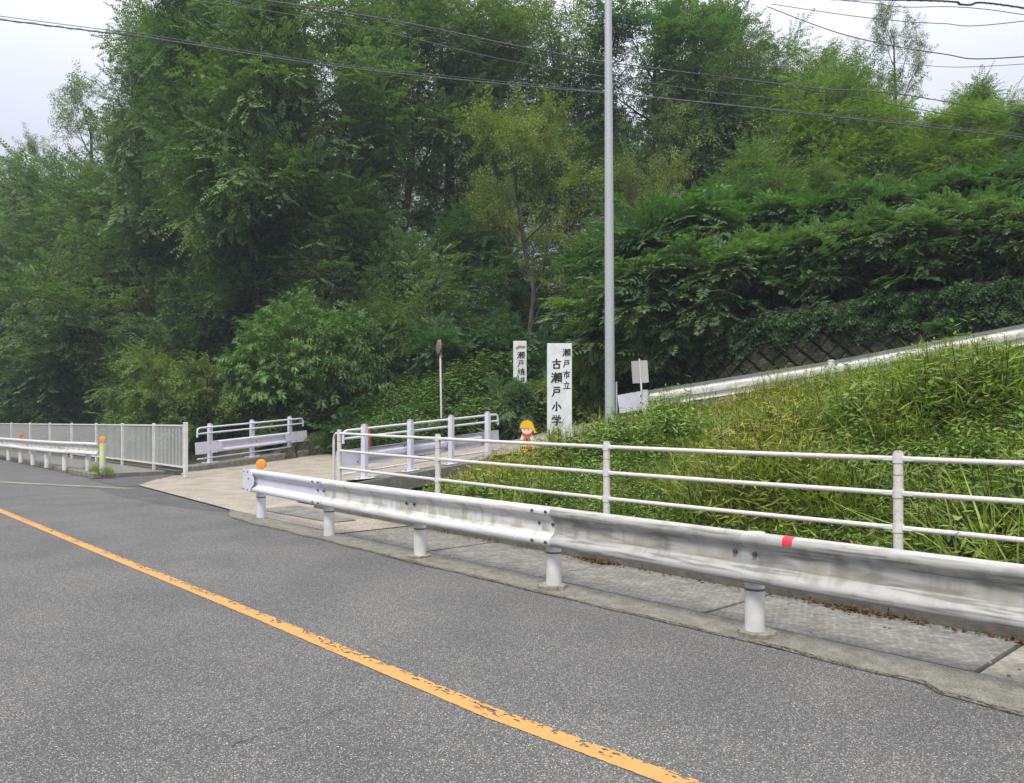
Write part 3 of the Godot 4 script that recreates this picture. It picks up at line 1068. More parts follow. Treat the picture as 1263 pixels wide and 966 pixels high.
func build_railing() -> void:
	var g := base("pedestrian_railing")
	tag(g, "white three-pipe railing on a low wall behind the guardrail", "railing")
	var posts := [[V(-2.83, 0.2, 12.62), 1.37], [V(-1.02, 0.2, 10.6), 1.33], [V(1.04, 0.2, 8.46), 1.285], [V(3.16, 0.2, 6.3), 1.26], [V(5.28, 0.2, 4.14), 1.25]]
	var clamps := MB.new()
	clamps.tube([Vector3(0, -0.035, 0), Vector3(0, 0.035, 0)], [0.0445], 16)
	var cm := clamps.mesh()
	for i in posts.size():
		var p: Vector3 = posts[i][0]
		var h: float = posts[i][1] - p.y
		var mb := MB.new()
		mb.tube([p, p + Vector3.UP * (h - 0.012), p + Vector3.UP * h], [0.038, 0.038, 0.03], 16)
		var po := put("post", mb.mesh(), M.pipe, g)
		mb = MB.new()
		mb.tube([p + Vector3.UP * (h - 0.2), p + Vector3.UP * (h - 0.194)], [0.0388], 16)
		put("band", mb.mesh(), M.rust, po)
	for k in 3:
		var dy := 0.065 + k * 0.283
		for i in posts.size() - 1:
			var a: Vector3 = posts[i][0]
			var b: Vector3 = posts[i + 1][0]
			a.y = posts[i][1] - dy
			b.y = posts[i + 1][1] - dy
			var mb := MB.new()
			mb.tube([a, a.lerp(b, 0.5) + Vector3.DOWN * 0.004, b], [0.0215], 12)
			put("pipe", mb.mesh(), M.pipe, g)
			if i > 0:
				var cl := put("clamp", cm, M.paint_old, g, Transform3D(Basis.IDENTITY, a))
				var al := (b - a).normalized()
				for sgn in [-1.0, 1.0]:
					var lug := MB.new()
					lug.box(aim(al * sgn * 0.075, al), Vector3(0.085, 0.04, 0.05), 0.008)
					var lo := put("lug", lug.mesh(), M.paint_old, cl)
					lo.position = Vector3.ZERO
	# looped end at the driveway
	var e: Vector3 = posts[0][0]
	var al2: Vector3 = ((posts[0][0] - posts[1][0]) * Vector3(1, 0, 1)).normalized()
	var top: float = posts[0][1] - 0.065
	var loop := [Vector3(e.x, top, e.z)]
	for k in 7:
		var an := PI / 2 * k / 6.0
		loop.append(Vector3(e.x, top, e.z) + al2 * (0.07 + 0.11 * sin(an)) + Vector3.DOWN * 0.11 * (1.0 - cos(an)))
	loop.append(Vector3(e.x, 0.05, e.z) + al2 * 0.18)
	var mb3 := MB.new()
	mb3.tube(loop, [0.0215], 12)
	put("end_loop", mb3.mesh(), M.pipe, g)

func beam_barrier(called: String, label: String, a: Vector3, b: Vector3, n: int, front: float, kerb_h: float) -> void:
	# posts with base plates, two bent pipes, a wide flat-ended beam and a lower pipe; front = +1: beam on the side of NDIR-left
	var g := base(called)
	tag(g, label, "barrier")
	var al := (b - a).normalized()
	var flat_al := (al * Vector3(1, 0, 1)).normalized()
	var out := flat_al.cross(Vector3.UP) * front
	for i in n:
		var p := a.lerp(b, float(i) / (n - 1))
		var mb := MB.new()
		mb.box(aim(p + Vector3.UP * 0.575, flat_al), Vector3(0.125, 1.15, 0.125), 0.018)
		var po := put("post", mb.mesh(), M.paint_new, g)
		mb = MB.new()
		mb.tube([p + Vector3.UP * 1.15, p + Vector3.UP * 1.165, p + Vector3.UP * 1.178], [0.07, 0.06, 0.02], 16)
		put("cap", mb.mesh(), M.paint_new, po)
		mb = MB.new()
		mb.box(aim(p + Vector3.UP * 0.012, al), Vector3(0.42, 0.024, 0.24), 0.006)
		put("base_plate", mb.mesh(), M.paint_new, po)
		for k in [-1, 1]:
			bolt(po, p + al * 0.15 * k + Vector3.UP * 0.024, -out + Vector3.UP * 0.3, 1.2)
	var up := Vector3.UP
	var o := out * 0.085
	for h in [1.07, 0.9]:
		var path := [a - al * 0.45 + up * h + o]
		if h > 1.0:
			path = [a - al * 0.5 + up * 0.8 + o, a - al * 0.5 + up * 0.98 + o, a - al * 0.47 + up * 1.045 + o, a - al * 0.4 + up * 1.07 + o, b + al * 0.4 + up * 1.07 + o, b + al * 0.47 + up * 1.045 + o, b + al * 0.5 + up * 0.98 + o, b + al * 0.5 + up * 0.8 + o]
		else:
			path = [a - al * 0.5 + up * h + o, b + al * 0.5 + up * h + o]
		var mb := MB.new()
		mb.tube(path, [0.027], 12)
		put("pipe", mb.mesh(), M.paint_new, g)
	var mb2 := MB.new()
	mb2.tube([a - al * 0.5 + up * 0.16 + o, b + al * 0.5 + up * 0.16 + o], [0.022], 12)
	put("lower_pipe", mb2.mesh(), M.paint_new, g)
	var mid := up * 0.48
	var bo := out * 0.085
	mb2 = MB.new()
	mb2.sweep([a + al * 0.12 + mid + bo, a.lerp(b, 0.5) + mid + bo, b - al * 0.12 + mid + bo], [out, out, out], WPROF, 0.005)
	put("beam", mb2.mesh(), M.paint_new, g)
	for e in [[a, -1.0], [b, 1.0]]:
		var d: Vector3 = al * e[1]
		var mb := MB.new()
		mb.prism(PackedVector2Array([Vector2(-0.28, -0.12), Vector2(-0.14, -0.178), Vector2(0.62, -0.178), Vector2(0.62, 0.178), Vector2(-0.14, 0.178), Vector2(-0.28, 0.12), Vector2(-0.33, 0.05), Vector2(-0.33, -0.05)]), Transform3D(Basis(d, (Vector3.UP - d * d.y).normalized(), out), e[0] + mid + bo + out * 0.07), 0.008)
		var pl := put("end_plate", mb.mesh(), M.paint_new, g)
		for kx in [-0.15, 0.12]:
			for ky in [-0.12, 0.12]:
				bolt(pl, e[0] + mid + bo + out * 0.076 + d * kx + Vector3.UP * (ky + d.y * kx), out, 1.1)
	for i in range(1, n - 1):
		for k in [-0.1, 0.1]:
			bolt(g, a.lerp(b, float(i) / (n - 1)) + mid + bo + out * 0.006 + al * k, out, 1.1)
	if front < 0.0:   # seen from behind: bolts with plate washers on the post side
		for i in n:
			for ky in [-0.1, 0.1]:
				for k in [-0.13, 0.13]:
					bolt(g, a.lerp(b, float(i) / (n - 1)) + mid + Vector3.UP * ky + out * 0.07 + al * k, -out, 1.2)

func build_barriers() -> void:
	var a := V(-9.02, 0.27, 23.0)
	var b := V(-7.4, 0.5, 25.65)
	var mb := MB.new()
	var al := (b - a).normalized()
	mb.box(aim((a + b) * 0.5 + Vector3.DOWN * 0.14 + al * 0.1, al), Vector3((b - a).length() + 1.7, 0.28, 0.5), 0.02)
	structure("bridge_kerb", mb.mesh(), M.kerb)
	beam_barrier("bridge_barrier", "clean white beam barrier on mossy concrete kerb in front of bushes", a, b, 3, 1.0, 0.25)
	beam_barrier("bridge_barrier", "clean white beam barrier on bridge edge behind the pipe railing", B0, B1, 4, -1.0, 0.1)

func build_left_guardrail() -> void:
	var g := base("guardrail")
	tag(g, "far old white guardrail in front of the picket fence", "guardrail")
	var feet := [V(-10.9, 0.13, 20.5), V(-11.75, 0.13, 21.35), V(-12.95, 0.13, 22.3), V(-14.25, 0.13, 23.6), V(-15.55, 0.13, 25.0), V(-16.9, 0.13, 26.5), V(-18.3, 0.13, 28.0), V(-19.75, 0.13, 29.5), V(-21.2, 0.13, 31.0), V(-22.6, 0.13, 32.5)]
	var path := []
	var outs := []
	for i in feet.size():
		var mb := MB.new()
		mb.tube([feet[i] + Vector3.DOWN * 0.04, feet[i] + Vector3.UP * (0.78 if i == 0 else 0.7)], [0.07 if i else 0.075], 14)
		var p := put("post", mb.mesh(), M.paint_old, g)
		if i == 0:
			for y in [0.66, 0.4]:
				mb = MB.new()
				mb.tube([feet[0] + Vector3.UP * (y - 0.04), feet[0] + Vector3.UP * (y + 0.04)], [0.0775], 14, false)
				put("reflective_tape", mb.mesh(), M.tape_yellow, p)
		var along: Vector3 = (feet[mini(i + 1, feet.size() - 1)] - feet[maxi(i - 1, 0)]).normalized()
		var out := along.cross(Vector3.UP)
		out = out if out.dot(NDIR) < 0 else -out
		path.append(feet[i] * Vector3(1, 0, 1) + Vector3.UP * (0.76 - i * 0.004) + out * 0.09)
		outs.append(out)
	for i in range(0, path.size() - 1):
		var mb := MB.new()
		mb.sweep([path[i], path[i + 1]], [outs[i], outs[i + 1]], WPROF, 0.005, i * 1.9)
		put("beam", mb.mesh(), M.beam_old, g)
	delineator(g, feet[0] + Vector3.UP * 0.8, Vector3(0.25, 0, 1), M.orange, 0.078)
	delineator(g, feet[5] + Vector3.UP * 0.82, Vector3(0.4, 0, 1), M.amber_old, 0.07)

func build_fence() -> void:
	var g := base("picket_fence")
	tag(g, "white metal fence of thin upright bars along the left footway", "fence")
	var posts := [V(-8.5, 0, 20.05), V(-10.28, 0, 22.1), V(-12.35, 0, 24.4), V(-14.25, 0, 26.4), V(-16.35, 0, 28.6), V(-18.6, 0, 31.0), V(-20.9, 0, 33.4), V(-23.4, 0, 36.0), V(-26.4, 0, 39.0)]
	var top := 1.43
	var pk := MB.new()
	pk.box(Transform3D(Basis.IDENTITY, Vector3(0, 0.83, 0)), Vector3(0.014, 1.05, 0.014))
	var pm := pk.mesh()
	for i in posts.size():
		var p: Vector3 = posts[i]
		var mb := MB.new()
		var r := 0.05 if i == 0 else 0.038
		mb.box(aim(p + Vector3.UP * 0.76, UDIR), Vector3(r * 2, 1.38 if i else 1.44, r * 2), 0.01)
		put("post", mb.mesh(), M.paint_old, g)
		if i == posts.size() - 1:
			break
		var q: Vector3 = posts[i + 1]
		for h in [top - 0.04, 0.3]:
			mb = MB.new()
			mb.box(aim((p + q) * 0.5 + Vector3.UP * h, q - p), Vector3(p.distance_to(q) - 0.08, 0.045, 0.04), 0.005)
			put("rail", mb.mesh(), M.paint_old, g)
		var n := int(p.distance_to(q) / 0.115)
		for k in range(1, n):
			put("picket", pm, M.fence_paint, g, Transform3D(Basis(Vector3.UP, 0.84), p.lerp(q, float(k) / n)))
	var sg := base("fence_notice", V(-23.6, 1.0, 35.4))
	tag(sg, "small white notice hung on the far picket fence", "notice")
	var mb2 := MB.new()
	mb2.box(aim(Vector3(-0.15, 0.2, 0), UDIR), Vector3(0.34, 0.46, 0.02), 0.004)
	put("board", mb2.mesh(), M.sign_white, sg)
	mb2 = MB.new()
	for k in 3:
		mb2.box(aim(Vector3(-0.15, 0.3 - k * 0.1, 0) - NDIR * 0.014, UDIR), Vector3(0.2, 0.03, 0.004))
	put("print", mb2.mesh(), M.cable_gray, sg)

func build_ramp_rail() -> void:
	var g := base("guardrail")
	tag(g, "white guardrail climbing above the grassy bank, seen from behind", "guardrail")
	var a := V(2.28, 2.06, 16.1)
	var b := V(8.45, 3.13, 12.45)
	var dir := b - a
	var out := (dir * Vector3(1, 0, 1)).cross(Vector3.UP).normalized()
	out = out if out.dot(NDIR) > 0 else -out     # the beam faces the school road, away from us
	var n := 4
	var path := []
	var outs := []
	for i in n:
		var f := i * 3.6 / dir.length()
		var p := a + dir * (f + 0.075) + Vector3.UP * (-0.06 * sin(f * PI) if f < 1.0 else 0.0)
		var mb := MB.new()
		mb.tube([p + Vector3.DOWN * 1.1, p + Vector3.DOWN * 0.02], [0.058], 14)
		var po := put("post", mb.mesh(), M.paint_old, g)
		mb = MB.new()
		mb.tube([p + Vector3.DOWN * 0.02, p + Vector3.UP * 0.01], [0.064, 0.05], 14)
		put("cap", mb.mesh(), M.paint_old, po)
		for k in [-0.09, 0.09]:
			bolt(po, p - out * 0.02 + dir.normalized() * k + Vector3.DOWN * 0.1, -out, 1.4)
			bolt(po, p - out * 0.02 + dir.normalized() * k + Vector3.DOWN * 0.24, -out, 1.4)
		path.append(p + Vector3.DOWN * 0.175 + out * 0.08)
		outs.append(out)
	for i in n - 1:
		var mb := MB.new()
		mb.sweep([path[i], path[i + 1]], [outs[i], outs[i + 1]], WPROF, 0.005, i * 2.0)
		put("beam", mb.mesh(), M.beam_old, g)
	var e: Vector3 = path[0]
	var al := dir.normalized()
	var mb3 := MB.new()
	mb3.prism(PackedVector2Array([Vector2(-0.66, -0.2), Vector2(-0.1, -0.2), Vector2(-0.02, -0.1), Vector2(-0.02, 0.1), Vector2(-0.1, 0.19), Vector2(-0.66, 0.19)]), Transform3D(Basis(al, (Vector3.UP - al * al.y).normalized(), out), e + out * 0.06), 0.008)
	put("end_plate", mb3.mesh(), M.paint_new, g)
	# small sign with its back to us, tied to the first post
	var sg := base("road_sign", V(2.62, 1.2, 15.9))
	tag(sg, "small blank grey sign back on thin white post by climbing guardrail", "sign")
	var lean := Vector3(-0.07, 1, 0).normalized()
	mb3 = MB.new()
	mb3.tube([Vector3(0.12, 0, 0), Vector3(0.12, 0, 0) + lean * 1.6], [0.019], 10)
	put("pole", mb3.mesh(), M.paint_old, sg)
	mb3 = MB.new()
	var c := Vector3(0.12, 0, 0) + lean * 1.33
	mb3.box(Transform3D(Basis(Vector3(1, 0.05, 0.12).normalized(), lean, Vector3(-0.12, 0, 1).normalized()), c + Vector3(0, 0, -0.026)), Vector3(0.33, 0.46, 0.006))
	put("plate", mb3.mesh(), M.sign_back, sg)

# ---------------------------------------------------------------- signs and poles
var KANJI := {
	"ko": [[10, 30, 90, 28], [50, 4, 50, 52], [24, 52, 26, 94], [24, 53, 76, 52, 74, 94], [26, 89, 74, 89]],
	"to": [[22, 12, 82, 10], [26, 32, 78, 31, 77, 56], [26, 56, 77, 56], [26, 32, 26, 58, 20, 80, 6, 98]],
	"shi": [[50, 3, 51, 20], [8, 23, 92, 21], [23, 40, 24, 80], [23, 41, 77, 40, 76, 74, 70, 81, 62, 75], [50, 22, 50, 99]],
	"ritsu": [[49, 3, 52, 20], [15, 27, 85, 25], [31, 42, 40, 76], [69, 40, 58, 84], [6, 89, 94, 87]],
	"shou": [[50, 6, 50, 90, 40, 83], [30, 34, 24, 56, 7, 76], [68, 35, 84, 54, 93, 73]],
	"gaku": [[23, 5, 30, 18], [47, 2, 52, 16], [77, 3, 66, 18], [14, 24, 10, 41], [14, 27, 89, 25, 80, 41], [30, 43, 70, 42, 52, 56], [52, 56, 53, 88, 43, 95, 36, 88], [8, 67, 92, 65]],
	"kou": [[5, 31, 45, 29], [26, 5, 26, 97], [26, 33, 5, 67], [28, 41, 43, 56], [70, 3, 71, 18], [48, 23, 97, 21], [60, 32, 49, 49], [82, 31, 95, 48], [84, 48, 70, 78, 45, 97], [56, 50, 72, 76, 99, 96]],
	"se": [[8, 9, 19, 22], [3, 36, 14, 46], [3, 95, 20, 58], [24, 18, 59, 17], [28, 32, 28, 54], [28, 32, 55, 32, 55, 54], [28, 54, 55, 54], [41, 3, 41, 97], [41, 56, 23, 85], [42, 58, 58, 80], [62, 10, 99, 9], [80, 10, 74, 22], [66, 22, 66, 75], [66, 23, 94, 22, 94, 75], [66, 40, 94, 40], [66, 57, 94, 57], [66, 75, 94, 75], [73, 77, 60, 97], [86, 77, 99, 96]],
	"yaki": [[24, 5, 24, 50, 5, 95], [9, 30, 14, 48], [43, 26, 34, 44], [26, 52, 44, 90], [50, 20, 97, 19], [73, 3, 73, 36], [47, 46, 99, 45], [60, 32, 60, 58], [85, 32, 85, 58], [45, 63, 99, 62], [65, 64, 62, 80, 48, 97], [82, 64, 82, 90, 99, 90, 99, 82]]}

func glyph(which: String, size: float, weight: float) -> ArrayMesh:
	var mb := MB.new()
	for s in KANJI[which]:
		var n: int = s.size() / 2
		for i in n - 1:
			var a: Vector2 = Vector2(s[i * 2] / 100.0 - 0.5, 0.5 - s[i * 2 + 1] / 100.0) * size
			var b: Vector2 = Vector2(s[i * 2 + 2] / 100.0 - 0.5, 0.5 - s[i * 2 + 3] / 100.0) * size
			var e := (b - a).normalized()
			var o := Vector2(-e.y, e.x)
			var horizontal: bool = absf(e.x) > 0.9
			var wa := weight * size * (0.85 if horizontal else 1.1)
			var wb := weight * size * (1.0 if horizontal else (0.55 if i == n - 2 and e.y < -0.3 and absf(e.x) > 0.25 else 1.05))
			var poly := PackedVector2Array([a - e * wa * 0.7, a + o * wa, b + o * wb, b + e * wb * 0.7, b - o * wb, a - o * wa])
			mb.prism(poly, Transform3D.IDENTITY, 0.003)
	return mb.mesh()

func build_signs() -> void:
	# school name board
	var g := base("school_sign", V(1.016, 0.85, 16.5))
	tag(g, "tall white board with black Japanese school name beside the grey pole", "sign")
	var yaw := 0.06
	g.rotation.y = yaw
	var mb := MB.new()
	mb.box(Transform3D(Basis.IDENTITY, Vector3(0, 1.16, 0)), Vector3(0.53, 2.32, 0.07), 0.006)
	put("board", mb.mesh(), M.sign_white, g)
	var front := 0.037
	var big := ["ko", "se", "to", "shou", "gaku", "kou"]
	for i in 6:
		put("character", glyph(big[i], 0.228, 0.07), M.black, g, Transform3D(Basis.IDENTITY, Vector3(-0.065, [449, 466, 483, 501.5, 518.5, 535.5][i] * -0.01737 + 9.03 + 1.5 - 0.85, front)))
	var small := ["se", "to", "shi", "ritsu"]
	for i in 4:
		put("character", glyph(small[i], 0.172, 0.064), M.black, g, Transform3D(Basis.IDENTITY, Vector3(0.15, [435, 448.5, 462, 475.5][i] * -0.01737 + 9.03 + 1.5 - 0.85, front)))
	# second board, half hidden in leaves on the slope
	g = base("place_sign", V(0.25, 2.0, 24.2))
	tag(g, "narrow white signboard with black characters half hidden in leaves", "sign")
	mb = MB.new()
	mb.box(Transform3D(Basis.IDENTITY, Vector3(0, 1.3, 0)), Vector3(0.42, 1.46, 0.06), 0.005)
	put("board", mb.mesh(), M.sign_white, g)
	mb = MB.new()
	mb.box(Transform3D(Basis.IDENTITY, Vector3(0, 0.2, -0.05)), Vector3(0.07, 1.6, 0.04))
	put("support", mb.mesh(), M.zinc, g)
	mb = MB.new()
	mb.prism(PackedVector2Array([Vector2(-0.16, 0), Vector2(-0.05, 0.07), Vector2(0.16, 0.05), Vector2(0.12, -0.04), Vector2(-0.02, -0.02), Vector2(-0.12, -0.08)]), Transform3D(Basis.IDENTITY, Vector3(0.02, 1.82, 0.032)), 0.003)
	put("emblem", mb.mesh(), flat(0.3, 0.2, 0.14, 0.6), g)
	var third := ["se", "to", "yaki"]
	for i in 3:
		put("character", glyph(third[i], 0.235, 0.06), M.black, g, Transform3D(Basis.IDENTITY, Vector3(0.03, 1.58 - i * 0.26, 0.032)))
	# child-shaped caution board by the drive
	g = base("caution_board", V(0.33, 0.62, 17.0))
	tag(g, "little child-shaped caution board with yellow cap beside the school sign", "sign")
	mb = MB.new()
	mb.tube([Vector3(0, 0.0, -0.01), Vector3(0, 0.45, -0.01)], [0.016], 8)
	put("stake", mb.mesh(), M.black, g)
	mb = MB.new()
	var oval := func(cx: float, cy: float, rx: float, ry: float, z: float, depth: float, into: MB) -> void:
		var poly := PackedVector2Array()
		for k in 20:
			poly.append(Vector2(cx + rx * cos(TAU * k / 20), cy + ry * sin(TAU * k / 20)))
		into.prism(poly, Transform3D(Basis.IDENTITY, Vector3(0, 0, z)), depth)
	oval.call(0.0, 0.52, 0.13, 0.14, 0.0, 0.008, mb)
	put("body", mb.mesh(), M.board_white, g)
	mb = MB.new()
	oval.call(0.0, 0.71, 0.125, 0.11, 0.01, 0.008, mb)
	put("face", mb.mesh(), M.skin, g)
	mb = MB.new()
	var cap := PackedVector2Array()
	for k in 13:
		cap.append(Vector2(0.0 + 0.15 * cos(PI * k / 12), 0.76 + 0.15 * sin(PI * k / 12)))
	cap.append_array([Vector2(-0.15, 0.73), Vector2(0.08, 0.735), Vector2(0.17, 0.62), Vector2(0.21, 0.63)])
	mb.prism(cap, Transform3D(Basis.IDENTITY, Vector3(0, 0, 0.02)), 0.008)
	put("cap", mb.mesh(), M.cap_yellow, g)
	mb = MB.new()
	mb.prism(PackedVector2Array([Vector2(-0.12, 0.655), Vector2(-0.05, 0.6), Vector2(0.04, 0.6), Vector2(0.12, 0.66), Vector2(0.09, 0.57), Vector2(0.0, 0.55), Vector2(-0.09, 0.57)]), Transform3D(Basis.IDENTITY, Vector3(0, 0, 0.024)), 0.006)
	put("scarf", mb.mesh(), M.scarf, g)
	mb = MB.new()
	oval.call(0.0, 0.48, 0.08, 0.07, 0.01, 0.008, mb)
	put("coat", mb.mesh(), M.coat, g)
	mb = MB.new()
	for sx in [-1.0, 1.0]:
		oval.call(0.115 * sx, 0.5, 0.035, 0.03, 0.012, 0.008, mb)
	put("hands", mb.mesh(), M.board_white, g)
	mb = MB.new()
	for sx in [-1.0, 1.0]:
		oval.call(0.04 * sx - 0.01, 0.7, 0.012, 0.016, 0.016, 0.004, mb)
	oval.call(0.0, 0.48, 0.02, 0.03, 0.016, 0.004, mb)
	put("outline_print", mb.mesh(), M.black, g)
	mb = MB.new()
	mb.box(Transform3D(Basis(Vector3(0, 0, 1), 0.08), Vector3(0.01, 0.3, 0.012)), Vector3(0.3, 0.1, 0.01), 0.003)
	put("plate", mb.mesh(), M.cap_yellow, g)
	mb = MB.new()
	for k in 5:
		mb.box(Transform3D(Basis(Vector3(0, 0, 1), 0.08), Vector3(-0.1 + k * 0.05, 0.3, 0.019)), Vector3(0.03, 0.05, 0.003))
	put("print", mb.mesh(), M.black, g)
	# round sign seen almost edge-on
	g = base("round_sign", V(-2.19, 0.9, 24.0))
	tag(g, "round road sign seen nearly edge-on atop slim white post", "sign")
	mb = MB.new()
	mb.tube([Vector3(0, 0, 0), Vector3(-0.05, 3.15, 0)], [0.032], 10)
	put("pole", mb.mesh(), M.paint_old, g)
	mb = MB.new()
	var ax := Vector3(-0.9, 0, 0.38).normalized()
	mb.disc(Vector3(-0.09, 2.9, 0.03), ax, 0.235, 0.02, 28, 0.0)
	put("disc", mb.mesh(), M.sign_face, g)
	mb = MB.new()
	mb.disc(Vector3(-0.075, 2.9, 0.024), ax, 0.25, 0.014, 28, 0.0)
	put("rim", mb.mesh(), M.red, g)
	# red marker post behind the bridge barrier
	g = base("marker_post", V(-4.25, 0.45, 23.0))
	tag(g, "short red and white marker post behind the bridge barrier", "marker")
	mb = MB.new()
	mb.tube([Vector3(0, 0, 0), Vector3(0, 0.85, 0), Vector3(0, 0.9, 0)], [0.055, 0.055, 0.03], 12)
	put("pillar", mb.mesh(), M.red, g)
	for y in [0.6]:
		mb = MB.new()
		mb.tube([Vector3(0, y, 0), Vector3(0, y + 0.08, 0)], [0.058], 12, false)
		put("stripe", mb.mesh(), M.board_white, g)
	# street-lamp pole
	g = base("steel_pole", V(1.85, 0.9, 14.5))
	tag(g, "tall galvanized steel pole rising out of the grass bank", "pole")
	mb = MB.new()
	mb.tube([Vector3(0, -0.2, 0), Vector3(-0.02, 4, 0), Vector3(-0.05, 11, 0)], [0.098, 0.086, 0.056], 24)
	put("shaft", mb.mesh(), M.zinc, g)
	mb = MB.new()
	mb.tube([Vector3(0.13, 0.3, -0.05), Vector3(0.12, 1.35, -0.05)], [0.02], 8)
	put("conduit", mb.mesh(), M.zinc, g)

func cable(label: String, pts: Array, r: float, mat: Material, twist := false) -> void:
	# a sagging line through three or more points
	var path := []
	for i in pts.size() - 1:
		var a: Vector3 = pts[i]
		var b: Vector3 = pts[i + 1]
		var p0: Vector3 = pts[maxi(i - 1, 0)]
		var p3: Vector3 = pts[mini(i + 2, pts.size() - 1)]
		for k in 10:
			path.append(a.cubic_interpolate(b, p0, p3, k / 10.0))
	path.append(pts[-1])
	var mb := MB.new()
	mb.tube(path, [r], 6)
	var o: Node3D
	if twist:
		o = base("overhead_cable")
		put("wire", mb.mesh(), mat, o)
		var coil := []
		var n := path.size() * 14
		for i in n:
			var f := float(i) / n * (path.size() - 1)
			var k := int(f)
			var c: Vector3 = path[k].lerp(path[mini(k + 1, path.size() - 1)], f - k)
			coil.append(c + Vector3(0, sin(i * 0.8), cos(i * 0.8)) * (r + 0.01))
		mb = MB.new()
		mb.tube(coil, [0.004], 4)
		put("hanger_spiral", mb.mesh(), mat, o)
	else:
		o = put("overhead_cable", mb.mesh(), mat)
	tag(o, label, "cable", "overhead cables")

func build_cables() -> void:
	cable("lowest thick black cable bundle crossing the upper left sky and trees", [V(-30, 9.9, 10.5), V(-9.97, 9.33, 15.0), V(-7.81, 9.47, 15.9), V(-4.14, 9.37, 17.0), V(-0.03, 9.46, 18.2), V(5.33, 9.57, 19.6), V(22, 9.9, 24.5)], 0.013, M.cable_gray, true)
	cable("thin grey wire just above the thick bundle in left sky", [V(-30, 10.1, 10.5), V(-10.04, 9.45, 15.1), V(-7.86, 9.58, 16.0), V(-4.17, 9.47, 17.1), V(-0.03, 9.56, 18.3), V(22, 10.1, 24.6)], 0.007, M.cable_gray)
	cable("thick bright cable crossing the tall grey pole, uppermost of the pair", [V(-22, 10.2, 11.5), V(-5.25, 10.27, 16.0), V(0.16, 10.03, 17.5), V(2.25, 9.90, 18.0), V(7.60, 10.00, 19.6), V(11.68, 10.25, 21.0), V(26, 10.6, 27)], 0.012, M.cable_gray, true)
	cable("thin cable hugging underside of the one crossing the tall pole", [V(-22, 10.0, 11.6), V(-5.28, 10.24, 16.1), V(0.16, 10.00, 17.6), V(2.26, 9.88, 18.1), V(7.64, 9.97, 19.7), V(26, 10.3, 27)], 0.009, M.cable)
	cable("faint thin wire between the two main cables in front of trees", [V(-22, 10.0, 12), V(-6.19, 10.39, 16.4), V(0.16, 9.89, 18.0), V(4.69, 9.90, 19.5), V(9.76, 9.92, 21.0), V(26, 9.9, 27)], 0.008, M.cable_gray)
	cable("topmost coiled cable in the upper right corner of the sky", [V(-2, 11.2, 17.5), V(9.69, 11.90, 19.0), V(11.41, 12.00, 19.4), V(13.29, 12.24, 20.0), V(24, 12.0, 22.5)], 0.02, M.cable, true)
	cable("second thin wire below the coiled cable, upper right sky", [V(-2, 11.9, 17.5), V(7.94, 11.68, 18.6), V(9.60, 11.79, 19.1), V(13.43, 12.17, 20.2), V(24, 11.6, 22.6)], 0.009, M.cable)
	cable("sagging thin wire ending over bushy treetop, upper right sky", [V(9.08, 16.14, 27.0), V(11.36, 14.63, 25.0), V(13.07, 13.65, 23.5), V(14.62, 12.94, 22.0), V(24, 13.4, 20)], 0.012, M.cable_gray)
	cable("lower thick wire at right edge against grey sky", [V(9.27, 16.59, 28.0), V(11.26, 14.55, 26.0), V(13.35, 12.97, 24.0), V(14.96, 12.16, 22.5), V(24, 12.2, 20.5)], 0.016, M.cable)
	cable("lowest thin wire at right edge just above treetops", [V(11.18, 13.93, 26.0), V(12.86, 12.85, 24.5), V(15.09, 12.04, 22.7), V(24, 12.0, 20.6)], 0.009, M.cable_gray)

# ---------------------------------------------------------------- plants
func rv(r: RandomNumberGenerator) -> Vector3:
	return Vector3(r.randf_range(-1, 1), r.randf_range(-1, 1), r.randf_range(-1, 1))

func shade_leaf(mb: MB, r: RandomNumberGenerator, c: Color, spread := 0.22) -> void:   # no two leaves are quite the same green
	var k := 1.0 + r.randf_range(-spread, spread)
	var w := r.randf_range(-0.12, 0.12)
	mb.col = Color(c.r * k * (1.0 + w), c.g * k, c.b * k * (1.0 - w))

func compound_leaf(mb: MB, r: RandomNumberGenerator, p: Vector3, dir: Vector3, up: Vector3, length: float, pairs: int, lw: float, ll: float, droop: float, c: Color) -> void:
	var side := dir.cross(up).normalized()
	var pos := p
	var d := dir.normalized()
	var stepl := length / (pairs + 1)
	for i in pairs:
		pos += d * stepl
		d = (d - up * droop / pairs).normalized()
		var taper := 1.0 - 0.45 * absf(float(i) / pairs - 0.4)
		for sgn in [-1.0, 1.0]:
			var a = (side * sgn + d * 0.45 + up * r.randf_range(-0.4, 0.15)).normalized()
			shade_leaf(mb, r, c)
			mb.diamond(pos, pos + a * ll * taper, (a.cross(up).normalized() + up * r.randf_range(-0.25, 0.25)) * lw * taper)
	shade_leaf(mb, r, c)
	mb.diamond(pos, pos + d * ll, side * lw)

